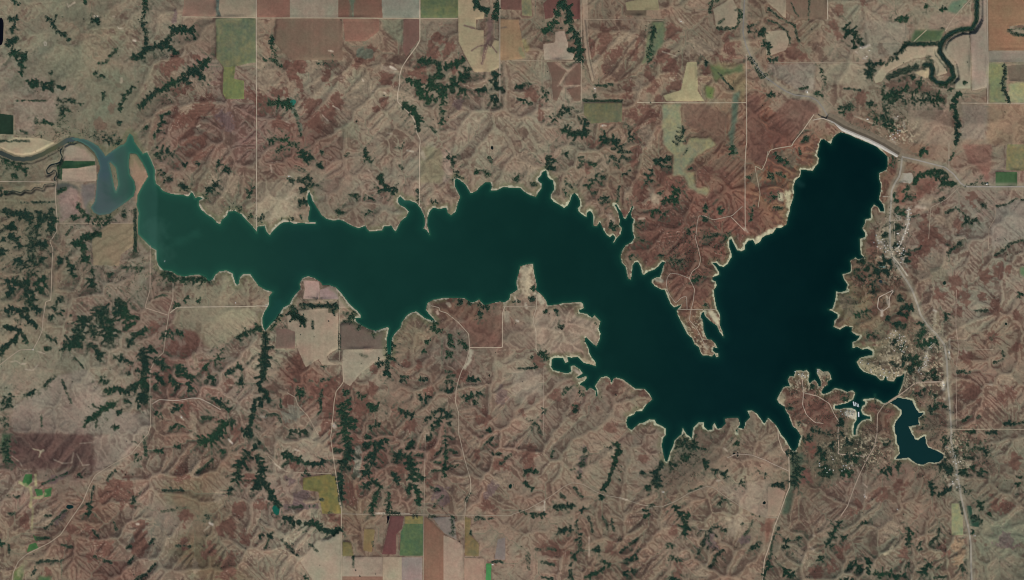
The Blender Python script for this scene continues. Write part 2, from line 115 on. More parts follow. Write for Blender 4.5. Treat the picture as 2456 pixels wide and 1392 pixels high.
# fields: name r g b streak : polygon
FIELDS = """
ploughed_field 122 98 84 h @0 0 1770 0 2070 0 2070 160 1750 165 1770 60
grassy_waterway 72 92 86 n @0 0 2075 -40 2115 -40 2105 80 2130 165 2090 165
stubble_field 140 125 105 h @0 0 2115 -60 2455 -60 2455 170 2130 165 2105 90
green_field 100 103 78 v @0 0 2075 182 2452 182 2452 600 2380 610 2260 640 2150 650 2080 560
green_field 106 112 72 v @0 0 2150 650 2260 640 2245 760 2340 780 2340 950 2170 950 2140 900
pasture 116 97 83 n @0 0 1760 182 2070 182 2070 560 1900 500 1700 470 1680 300
dark_field 34 52 40 n @0 0 -40 1090 130 1110 130 1290 -40 1285
pasture 126 108 95 h @0 0 150 978 530 965 540 1190 370 1170 350 1290 150 1280
sand_flat 152 137 112 h @0 1 -60 10 0 -12 150 -70 400 -60 560 -8 480 30 360 85 200 112 60 60 0 20
ploughed_field 128 94 80 v @1 0 12 -60 325 -60 325 175 12 175
stubble_field 142 128 110 v @1 0 328 -60 790 -60 790 175 328 175
ploughed_field 116 86 72 h @1 0 792 -60 1200 -60 1215 175 792 175
grassy_waterway 95 104 86 n @1 0 870 -60 960 -60 945 60 945 172 920 172 915 90
stubble_field 128 123 109 n @1 0 1205 -60 1560 -60 1566 175 1218 175
green_field 92 99 70 h @1 0 1582 -60 1938 -60 1938 178 1582 178
wheat_stubble_field 150 133 105 h @1 0 1940 -60 2110 -60 2130 80 2190 110 2185 180 2110 190 2110 290 2180 300 2180 440 2160 640 2220 430 2250 470 2290 390 2330 400 2332 650 2260 690 2090 690 2000 520 1945 400
ploughed_field 113 92 77 v @1 0 200 186 480 186 830 190 832 578 330 578 190 400
ploughed_field 122 90 76 h @1 0 840 190 1180 190 1180 300 1050 400 860 400
ploughed_field 108 78 70 v @1 0 1420 190 1565 190 1565 380 1440 540 1410 470
pasture 112 108 90 n @1 0 1190 190 1405 190 1410 440 1240 300
ploughed_field 102 72 64 n @2 0 -100 -60 90 -60 90 100 -110 90
green_field 110 106 80 v @2 0 90 -60 180 -60 190 160 100 150
ploughed_field 102 68 62 v @2 0 390 -60 650 -60 650 185 590 185 540 75 490 40 440 60 390 170 320 185 300 40
orange_field 142 113 86 v @1 0 2346 190 2456 195 @2 0 60 195 80 300 125 560 0 578 @1 0 2346 582
stubble_field 151 133 116 n @2 0 420 310 500 305 535 420 530 500 590 520 590 575 310 575 300 430 415 415
ploughed_field 104 80 69 n @2 0 335 602 430 602 520 680 440 820 480 840 430 970 395 955 380 740
ploughed_field 106 80 69 n @2 0 560 690 600 620 655 604 655 815 520 815 510 770
ploughed_field 106 82 70 n @2 0 530 860 655 830 655 965 600 970
stubble_field 141 129 98 h @2 0 1090 30 1390 -40 1410 100 1105 105
ploughed_field 100 85 70 h @2 0 1092 102 1285 102 1285 155 1080 155
fallow_strip 150 128 108 v @2 0 672 -60 722 -60 730 400 790 750 770 790 720 600 690 400
green_field 92 104 77 n @2 0 1345 215 1450 215 1450 420 1330 560 1255 640 1290 430 1330 300
stubble_field 151 139 106 n @2 0 1680 602 1770 602 1780 880 1840 970 1480 970 1450 920 1620 870
pasture 123 106 81 v @2 0 1930 612 2235 612 2240 980 2120 980 2110 860 1990 720
green_field 84 95 64 n @2 0 1890 620 2000 650 2110 665 2200 612 2200 690 2050 720 1950 800 1920 720
green_field 88 106 60 n @2 0 1860 820 1930 850 1930 960 1860 940
green_field 105 102 75 v @2 0 690 995 1055 990 1055 1170 760 1185 690 1100
pale_green_field 131 131 100 n @2 0 1450 1000 1620 1000 1620 1100 1640 1392 @2 1 1750 0 1700 120 1680 260 1760 270 1760 400 1900 420 1880 490 1800 470 1700 400 1650 290 1540 290 1540 100 1470 20 @2 0 1450 1392
pasture 108 84 72 n @2 0 1640 1000 1860 1000 2060 1100 2060 1392 1740 1392 1780 1250 1660 1200
grassy_waterway 78 94 80 n @2 0 2118 900 2182 880 2150 1200 2118 1392 @2 1 2150 60 2140 95 2110 100 2092 0 @2 0 2088 1392
red_pasture 108 80 70 v @2 0 2262 900 2390 900 2370 1150 2456 1250 2456 1392 @2 1 2456 60 2400 190 2300 150 2246 120 @2 0 2258 1392
red_pasture 108 78 68 n @3 0 0 1150 200 960 380 950 450 990 545 1095 450 1085 320 1240 200 1392 0 1392
stubble_field 141 126 106 n @2 0 1930 90 2040 30 2110 -20 2160 100 2160 260 1960 260
stubble_field 143 126 106 n @3 0 -60 -60 165 -60 165 180 100 120 0 30
ploughed_field 114 93 78 v @3 0 172 -60 560 -60 560 190 400 186 280 180 172 100
stubble_field 146 129 109 n @3 0 -20 310 170 290 200 400 170 480 30 530 -20 520
pasture 123 111 96 n @3 0 940 190 1300 215 1370 300 1200 520 980 590 900 560 850 500 900 350
green_field 92 112 90 n @3 0 1700 100 1760 20 1880 -10 1920 10 1800 150
pasture 129 106 92 n @3 0 1520 280 1560 150 1690 115 1830 150 1980 150 1950 240 1800 270 1700 295
green_field 66 84 57 n @3 0 1390 292 1700 292 1650 395 1370 405
stubble_field 153 136 113 n @3 0 1340 450 1630 450 1640 520 1690 600 1720 700 1620 730 1590 600 1530 545 1400 560 1280 620 1150 690 1090 780 1030 800 1015 750 1100 640 1200 560
stubble_field 167 147 117 n @3 0 1410 700 1540 650 1545 740 1510 750
stubble_field 145 133 112 v @3 0 1720 400 1800 330 1930 305 1940 850 1800 850 1795 730 1740 620 1680 500
stubble_field 149 131 115 v @3 0 1942 300 2015 220 2040 20 2060 -60 2098 -60 2100 840 1960 870
orange_field 146 110 84 h @3 0 2112 -60 2500 -60 2500 230 2310 255 2310 320 2440 350 2500 400 2500 488 2112 488
fallow_field 131 119 105 h @3 0 2112 500 2500 500 2500 600 2112 600
green_field 114 119 84 n @3 0 2112 612 2270 612 2290 700 2260 840 2310 985 2112 985
green_field 141 139 100 n @3 0 2300 800 2500 800 2500 985 2325 985
ploughed_field 106 93 79 n @3 0 2285 640 2500 620 2500 790 2310 780
pasture 131 112 96 n @3 0 1342 1002 1750 1002 1770 1392 1342 1392
pasture 126 111 98 n @3 0 1845 1002 2098 1002 2098 1340 1845 1340
pasture 133 108 88 n @3 0 2112 1004 2500 1004 2500 1392 2112 1392
pasture 122 110 98 n @3 0 0 612 450 605 440 850 400 870 340 890 100 760 0 690
pasture 131 117 99 n @3 0 480 612 940 612 940 860 900 860 600 800 470 760
alfalfa_field 64 94 60 v @3 1 2182 262 2380 262 2380 390 2182 390
olive_field 125 115 80 v @3 1 2290 0 2500 0 2500 250 2280 240
pasture 121 86 75 n @3 1 1880 0 2150 0 2130 300 2100 380 2050 250 1900 120
quarry_floor 160 148 134 n @3 1 1290 275 1380 270 1400 330 1360 370 1255 355
pasture 127 86 73 n @3 1 1255 400 1310 400 1300 580 1240 560
pasture 120 86 74 n @3 1 1400 350 1640 280 1620 380 1390 560
pasture 124 112 100 n @3 1 2185 600 2380 520 2500 540 2500 880 2320 940 2150 1010 2130 800 2170 700
green_field 88 112 80 n @3 1 2410 1170 2500 1170 2500 1290 2410 1250
stubble_field 151 131 113 h @0 1 612 -10 780 -10 830 30 905 110 910 150 612 152
green_crop_strip 42 70 48 h @0 1 548 200 600 155 910 158 910 188 740 222 600 226 592 335 560 320
stubble_field 151 131 113 h @0 1 598 232 740 226 920 200 920 340 800 350 598 345
marsh 66 70 66 n @0 1 540 372 640 362 740 400 760 480 700 420 640 420 560 475 537 470
marsh 100 94 90 n @0 1 770 380 910 372 905 500 850 560 872 650 900 690 840 680 800 560 780 480
pasture 129 106 98 n @0 1 560 490 680 400 740 430 770 500 740 560 740 640 600 740 560 740
sand_flat 152 121 99 n @0 1 1246 86 1308 94 1345 152 1390 232 1415 300 1366 378 1318 475 1308 560 1284 540 1290 480 1304 420 1294 350 1250 280 1240 180
terraced_field 132 116 92 t @0 1 890 880 1040 760 1280 760 1280 960 1160 1050 1140 1160 900 1150 885 950
pasture 136 119 101 n @1 1 12 350 400 350 400 705 200 715 110 740 80 720 12 700
pasture 118 106 85 v @1 1 1582 20 1788 40 1786 370 1582 360
pasture 141 119 105 n @1 1 1792 40 1860 50 1890 250 1870 350 1792 370
stubble_field 167 139 126 n @1 1 455 1300 600 1310 610 1392 @1 2 600 85 455 80 470 0 @1 1 475 1392
fallow_field 150 125 119 h @1 2 612 0 780 0 790 85 612 88 @1 1 612 1392 650 1382 710 1355 775 1380 @1 2 782 0
stubble_field 150 130 112 n @1 2 802 50 865 130 900 165 802 175
shelter_planting 74 75 58 n @1 2 420 130 790 140 790 215 690 220 680 170 430 165
stubble_field 151 131 111 v @1 2 410 200 690 180 690 222 785 226 785 560 720 600 680 640 700 690 780 720 640 720 600 660 480 740 400 560 378 390 310 370 300 230 340 250 480 300
ploughed_field 116 93 82 v @1 2 200 372 300 375 372 400 374 560 190 560
ploughed_field 106 89 79 n @1 2 808 330 960 330 1080 400 1240 412 1248 560 812 568
stubble_field 143 127 109 n @1 2 832 580 1120 572 1240 572 1240 660 1130 700 1000 800 900 920 840 880
red_pasture 113 84 72 n @1 2 1955 315 2130 290 2360 240 2360 545 2056 545 2042 420
red_pasture 118 99 86 n @1 2 2372 330 2456 330 @2 2 190 310 225 400 225 556 0 556 @1 2 2372 545
pasture 138 118 102 n @2 2 240 170 430 190 600 220 700 240 800 300 840 330 836 480 800 515 712 445 690 490 720 590 500 595 350 605 245 560 215 390 215 270
pasture 129 116 96 n @0 2 1690 172 2440 165 2450 310 2350 420 2200 470 2050 560 1970 540 1890 400 1700 380 1668 300
dark_pasture 99 76 69 n @0 2 60 1372 900 1378 @0 3 906 0 905 290 700 300 300 330 110 300 100 0
pasture 139 119 105 n @0 3 912 0 1380 0 1250 170 1070 270 930 360 912 300
pasture 130 114 101 n @0 2 560 820 800 760 880 800 1000 1000 1100 1160 1300 1180 1430 1160 1430 1390 130 1368 130 1120 400 960
olive_field 114 105 62 v @1 3 452 412 700 376 768 402 800 650 818 752 640 752 622 640 602 540 452 520
ploughed_field 127 106 72 v @1 3 1042 900 1140 905 1122 1060 1110 1120 1032 1100
olive_field 110 100 66 n @1 3 832 1022 910 1030 935 1155 832 1155
ploughed_field 106 68 65 n @1 3 1290 780 1420 777 1400 890 1340 950 1340 1140 1212 1140 1262 930
green_field 86 105 72 v @1 3 1430 850 1600 850 1600 1150 1382 1150 1392 930
olive_field 128 118 76 v @1 3 1430 780 1600 780 1600 848 1430 848
ploughed_field 127 95 77 v @1 3 1614 782 1690 830 1800 935 1800 1440 1612 1440
fallow_field 126 114 105 n @1 3 1695 790 1900 782 1925 1000 1802 932
stubble_field 151 129 111 n @1 3 1804 960 1925 1010 1980 1050 1980 1440 1802 1440
olive_field 116 99 67 v @1 3 2004 780 2060 800 2050 950 2140 1040 2135 1160 2004 1150
fallow_field 120 108 102 n @1 3 2322 1000 2390 982 2390 1196 2290 1185
stubble_field 150 131 113 h @1 3 832 1167 1213 1167 1213 1350 832 1350
ploughed_field 131 98 82 h @1 3 832 1354 1215 1354 1215 1460 832 1460
stubble_field 155 137 115 v @1 3 1220 1167 1396 1170 1396 1460 1220 1460
fallow_field 138 120 113 v @1 3 1400 1172 1595 1172 1595 1460 1400 1460
stubble_field 150 122 104 n @1 3 2002 1176 2190 1182 2192 1460 2002 1460
alfalfa_field 66 128 72 v @1 3 2210 1230 2258 1232 2250 1460 2206 1460
stubble_field 149 133 113 n @1 3 590 1010 700 1000 825 910 825 1460 590 1460 430 1210
red_pasture 118 78 68 n @3 3 350 60 450 60 470 150 430 230 380 140
red_pasture 114 78 70 n @3 3 330 300 400 330 440 470 310 470
valley_meadow 74 86 70 n @3 3 215 210 340 160 320 350 260 480 210 740 130 770 190 560 212 450
olive_field 138 135 99 n @3 3 1762 660 1830 660 1870 780 1870 960 1762 960
green_lot 42 68 54 n @3 3 1905 680 1950 680 1960 780 2040 805 2020 880 1935 870
stubble_field 145 121 103 n @3 3 0 500 100 500 165 550 95 775 0 780
pasture 130 112 97 n @2 3 1950 500 2456 430 2456 785 2330 740 2200 680 2060 580
pasture 134 117 102 n @2 2 0 775 290 775 290 1000 100 1080 0 1000
pale_green_field 128 128 98 n @2 1 1660 40 1700 -60 1900 -60 1960 0 1860 60 1760 120 1690 220 1640 250 1600 150
alfalfa_field 56 98 56 n @0 3 250 375 315 372 315 440 260 492 220 460
alfalfa_field 56 98 56 n @0 3 340 512 410 520 418 570 362 582
alfalfa_field 56 98 56 n @0 3 440 520 505 500 492 582 430 592
alfalfa_field 60 94 56 n @0 3 320 950 345 970 480 972 430 1000 345 1010
alfalfa_field 60 98 56 n @0 3 285 1050 350 1030 372 1080 262 1120
green_field 88 104 62 n @0 3 150 1300 235 1240 215 1440 120 1440
green_field 66 92 60 n @0 3 380 1360 490 1350 500 1440 370 1440
valley_meadow 58 80 58 n @0 3 30 -20 95 0 85 200 40 260 20 120
red_pasture 116 82 70 n @3 3 -30 800 70 805 30 920 0 1000 -30 1060
"""
# pale chalk / gravel / sand patches: r g b amount width : line
PALE = """
190 178 160 .95 22 @1 0 1290 645 1345 670
160 146 126 .6 60 @1 0 1230 660 1340 690
175 160 140 .8 12 @1 0 700 490 740 498
175 160 140 .8 14 @1 0 1020 765 1030 780
175 160 140 .8 14 @1 0 1230 890 1245 900
168 152 134 .7 10 @1 0 640 1110 690 1160
165 150 132 .6 14 @1 0 290 1170 330 1185
165 150 132 .6 10 @1 0 1270 1280 1310 1290
175 160 140 .8 10 @1 0 740 1020 800 1055
180 168 148 .9 14 @0 0 910 158 945 165
185 172 152 .9 16 @0 0 1280 390 1300 395
170 158 138 .8 10 @0 0 1130 260 1150 280 1180 275
180 168 150 .9 8 @0 0 430 405 445 410 445 440 430 440 428 408
165 150 130 .7 9 @0 0 650 40 660 70 720 30
175 160 140 .8 12 @0 0 1890 1220 1920 1205
160 146 124 .7 26 @0 0 1165 760 1165 790
160 146 126 .7 10 @0 0 1080 158 1105 160
160 146 126 .8 26 @2 0 1600 190 1640 220
160 146 126 .8 8 @2 0 1440 500 1580 545
168 152 132 .8 14 @2 0 1515 755 1550 775
170 156 136 .8 16 @2 0 865 1205 900 1210
168 152 132 .8 18 @2 0 785 840 800 880
165 152 134 .8 16 @1 1 310 300 340 305
165 148 128 .8 14 @1 1 1080 245 1095 255
165 148 130 .7 12 @1 1 140 195 150 260
165 155 135 .8 14 @1 1 1450 55 1510 65
160 148 128 .7 40 @1 1 1590 70 1610 130
165 152 130 .6 16 @1 1 290 520 380 470
172 156 136 .8 8 @0 2 110 690 160 680 200 710 250 705
172 156 136 .8 8 @0 2 245 760 320 770 370 715
172 156 136 .8 8 @0 2 370 590 430 610
170 156 136 .8 14 @0 2 1740 1215 1760 1240
165 150 130 .7 10 @0 2 2190 910 2240 915
165 150 130 .7 22 @0 2 1390 1160 1400 1190
185 172 154 .95 14 @0 3 2195 40 2230 80
190 175 156 .95 26 @0 3 2010 840 2040 855
168 154 136 .9 24 @0 3 1315 850 1330 850
165 152 132 .7 10 @0 3 1960 920 2010 870
166 156 128 .7 10 @0 3 320 130 400 150 380 210
170 158 130 .8 20 @0 3 395 160 420 145
158 144 124 .6 10 @0 3 520 230 610 270 690 265 710 170
158 144 124 .6 9 @0 3 120 200 200 260 220 300
158 144 124 .6 9 @0 3 740 180 800 290 860 280
150 136 118 .5 9 @0 3 770 80 880 70
152 148 106 .75 30 @0 3 200 450 300 500 310 600 300 680
152 148 106 .7 26 @0 3 350 380 350 480
152 148 106 .75 24 @0 3 310 600 400 600 440 560
150 146 104 .6 22 @0 3 320 700 310 900
150 140 110 .6 50 @0 3 190 1330 250 1220
175 160 138 .8 10 @1 3 345 710 365 740
172 158 138 .9 10 @1 3 380 140 420 150
178 164 144 .9 10 @1 3 180 270 240 320
182 168 148 .9 12 @1 3 1150 748 1230 748
178 164 144 .8 10 @1 3 1380 750 1470 755
165 150 124 .7 40 @1 3 690 1040 690 1180
160 146 124 .5 60 @1 3 640 1020 700 1100
176 164 142 .8 12 @1 3 805 650 815 690
186 176 156 .95 12 @2 3 312 640 312 720
170 156 134 .8 50 @2 3 250 705 310 690
172 158 138 .8 18 @2 3 1440 545 1460 548
182 170 150 .9 10 @2 3 1030 600 1110 625
165 148 128 .8 10 @2 3 740 980 740 1160
165 150 130 .8 14 @2 3 1960 440 2000 435
172 158 130 .7 40 @2 3 2060 800 2080 800
165 150 126 .5 140 @2 3 2120 900 2180 820
165 150 130 .8 20 @2 3 2030 120 2060 150
150 136 116 .6 16 @2 3 1300 690 1340 700
178 160 142 .9 18 @3 3 920 570 940 600
165 148 130 .8 9 @3 3 930 530 930 570
165 148 130 .8 12 @3 3 910 460 950 500
172 154 134 .8 14 @3 3 1235 710 1250 720
162 150 122 .85 34 @3 3 1195 1070 1120 1140
160 148 130 .8 36 @3 3 1750 480 1800 460
160 146 126 .7 16 @3 3 430 960 450 970
160 146 126 .7 20 @3 3 400 1070 440 1100
165 150 130 .8 12 @3 3 1975 965 1990 970
138 131 106 .95 128 @3 3 2090 880 2098 900
130 124 102 .7 30 @3 3 1950 890 2000 900
174 160 132 .95 150 @2 1 130 1230 145 1392
172 158 130 .95 60 @2 1 80 1200 180 1180
176 164 138 .95 70 @2 2 250 50 290 120
156 142 116 .8 40 @2 2 20 60 60 20
165 155 135 .8 16 @2 2 30 70 40 110
178 166 148 .9 20 @2 2 40 290 60 300
162 150 130 .8 24 @2 2 130 130 140 170
165 152 128 .85 30 @2 2 660 140 680 160
178 170 136 .95 80 @3 1 190 470 200 560
174 168 138 .9 60 @3 1 120 490 125 520
184 178 146 .95 52 @3 1 130 790 20 830
184 178 146 .95 56 @2 1 2450 850 2350 920
160 146 128 .75 30 @2 1 2230 810 2260 830
150 142 112 .6 90 @3 1 1180 910 1080 890
165 156 136 .8 40 @3 1 1050 900 1110 960
165 154 136 .7 40 @3 1 1230 990 1300 1010
160 148 128 .7 36 @3 1 1310 1080 1300 1130
160 150 130 .7 34 @3 1 1340 640 1330 740
160 150 130 .7 40 @3 1 1310 800 1290 900
165 158 138 .8 40 @3 1 1240 670 1260 700
168 164 150 .8 16 @3 1 1240 845 1260 860
172 168 156 .85 16 @3 1 1080 1075 1160 1075
158 142 124 .7 40 @3 1 1430 590 1500 600
165 148 130 .8 14 @3 1 1420 590 1500 605
160 146 124 .6 90 @3 1 1480 550 1530 560
168 158 138 .8 20 @3 1 2080 370 2120 380
178 166 148 .85 30 @3 2 1090 200 1090 240
170 158 138 .8 26 @3 2 1140 60 1160 160
160 150 122 .75 90 @3 2 1190 430 1300 480
158 148 122 .7 70 @3 2 1180 530 1290 540
158 148 118 .8 90 @3 2 880 690 1000 760
158 148 118 .8 80 @3 2 1000 760 1200 830
158 144 116 .7 70 @3 2 1120 660 1220 640
156 142 116 .75 70 @3 2 1180 840 1280 790
162 152 128 .8 50 @3 2 1520 610 1510 740
162 152 128 .8 40 @3 2 1600 510 1540 570
204 196 178 .95 44 @3 2 1680 890 1690 950
200 192 176 .95 16 @3 2 1733 580 1738 650
164 152 132 .8 30 @3 2 1690 1040 1695 1050
160 150 126 .75 40 @3 2 1430 860 1490 930
165 152 128 .8 30 @3 2 1450 770 1500 760
190 182 160 .9 62 @3 2 760 1180 820 1210
184 176 154 .9 44 @3 2 800 1140 820 1180
156 146 118 .8 80 @3 2 300 810 340 830
160 152 126 .85 60 @3 2 500 800 570 800
180 174 158 .9 20 @3 2 480 760 485 790
160 150 124 .8 30 @3 2 520 940 520 980
156 146 118 .85 70 @3 2 140 1020 130 1070
160 150 124 .8 24 @3 2 340 1290 360 1300
158 146 118 .7 50 @3 2 270 1270 320 1370
150 140 116 .6 30 @3 2 690 1120 650 1160
156 148 122 .7 60 @3 2 1390 220 1420 260
150 140 112 .6 60 @3 2 1620 220 1610 330
170 160 146 .8 24 @3 2 1590 195 1610 205
168 150 130 .8 20 @3 2 1880 560 1900 600
162 148 130 .7 18 @3 2 2110 905 2140 910
172 164 140 .85 46 @1 2 2060 590 2045 680
172 164 140 .85 34 @1 2 2040 690 2005 745
158 146 124 .8 40 @1 2 1660 140 1660 220
158 146 124 .8 30 @1 2 1840 130 1860 150
170 150 130 .85 24 @1 2 1740 210 1745 230
160 148 126 .75 60 @1 2 2400 230 2410 300
158 146 122 .8 30 @1 2 2390 150 2450 40
168 158 140 .8 40 @1 2 745 1290 760 1310
160 152 134 .7 30 @1 2 50 1210 90 1220
165 158 140 .85 26 @1 2 100 150 118 155
150 138 116 .6 40 @1 2 210 1280 230 1290
184 176 146 .95 64 @2 2 1910 220 1960 280
184 176 146 .95 50 @2 2 1950 290 1980 320
176 164 138 .9 36 @2 2 1850 530 1870 560
176 168 140 .9 30 @2 2 1830 400 1840 440
164 148 120 .8 40 @2 2 690 670 780 710
162 150 124 .8 24 @2 2 560 620 620 640
158 150 124 .85 46 @2 2 630 850 700 840
164 150 132 .85 40 @2 2 600 770 650 800
164 156 132 .85 36 @2 2 520 660 525 690
172 166 142 .85 36 @2 1 1390 1290 1440 1310
160 144 124 .7 50 @2 1 940 680 970 740
165 150 130 .7 20 @2 1 1220 710 1270 705
164 144 124 .7 14 @2 1 840 225 855 235
162 148 124 .5 90 @2 1 1340 440 1370 560
178 168 148 .9 34 @3 0 370 885 385 905
160 148 128 .6 50 @3 0 420 780 400 860
168 156 140 .8 20 @3 0 890 465 970 440
168 156 140 .8 20 @3 0 920 560 935 565
165 152 136 .7 14 @3 0 840 500 860 515
150 138 116 .5 50 @3 0 730 500 780 540
160 150 134 .8 24 @3 0 1210 1130 1235 1140
160 150 134 .8 20 @3 0 1300 1180 1310 1240
165 154 138 .8 24 @3 0 1180 1340 1220 1370
158 138 116 .6 22 @3 0 600 560 650 450 690 380
158 146 124 .8 14 @3 0 830 1115 1040 1200
172 162 142 .85 34 @3 1 1130 1000 1170 1040
172 162 142 .85 26 @3 1 1190 1040 1280 1180 1335 1250
168 158 138 .8 24 @3 1 1350 610 1345 760 1300 880 1255 980
164 154 134 .7 16 @3 1 1290 1080 1330 1170
168 158 138 .8 24 @3 2 1560 395 1640 460
166 158 140 .7 14 @3 2 1740 470 1745 560
164 154 134 .7 20 @3 2 1600 210 1605 320
172 164 146 .85 26 @3 3 1700 110 1740 130
172 164 146 .85 20 @3 3 1775 180 1790 190
172 164 146 .85 24 @3 3 1810 350 1820 430
170 160 142 .8 30 @3 3 1745 480 1790 470
150 144 122 .6 50 @3 3 1860 270 1930 290
160 152 130 .7 16 @3 3 1840 560 1860 620
166 158 132 .85 16 @3 2 640 20 610 190
166 158 132 .85 18 @3 2 640 300 630 350 690 375 740 345
166 158 132 .85 16 @3 2 800 400 880 436
166 158 132 .85 18 @3 2 110 1000 90 1060 150 1110
166 158 132 .85 18 @3 2 200 1200 240 1310
170 164 136 .85 18 @3 1 250 390 262 340 310 300 325 245
170 164 136 .85 16 @3 1 430 245 480 180 485 130 470 90
170 164 136 .85 14 @3 1 1070 330 1085 400 1065 520 1090 550
168 160 134 .85 16 @2 2 700 220 800 260 845 310
168 160 134 .85 14 @2 2 490 128 660 122
168 160 134 .85 14 @2 2 1000 845 1060 860 1120 905 1180 950
172 160 140 .85 12 @1 1 260 745 320 738 440 752 560 748
172 160 140 .85 12 @0 1 1640 468 1760 482 1810 492
172 160 140 .85 14 @0 1 1905 560 1980 665 2080 748
172 160 140 .85 12 @1 1 1080 828 1210 822
172 160 140 .85 12 @1 1 1620 740 1625 800 1655 840
100 80 74 .85 66 @1 0 2250 210 2240 380
98 78 72 .85 34 @1 0 2225 400 2195 520 2170 610
98 78 72 .8 12 @1 0 2220 430 2130 450 2070 490
98 78 72 .8 12 @1 0 2250 430 2310 510
98 78 72 .8 16 @1 0 2110 280 2000 250
96 84 74 .7 14 @1 0 2300 280 2400 265
84 76 66 .6 12 @2 0 700 200 740 560 790 760
108 92 78 .5 60 @2 0 570 700 500 800
146 124 106 .7 22 @2 0 420 605 540 690 620 610
146 124 106 .7 18 @2 0 540 690 440 830
146 124 106 .7 16 @2 0 480 830 655 825
104 112 84 .6 50 @2 0 80 480 110 540
140 132 84 .5 60 @2 0 120 400 140 470
"""
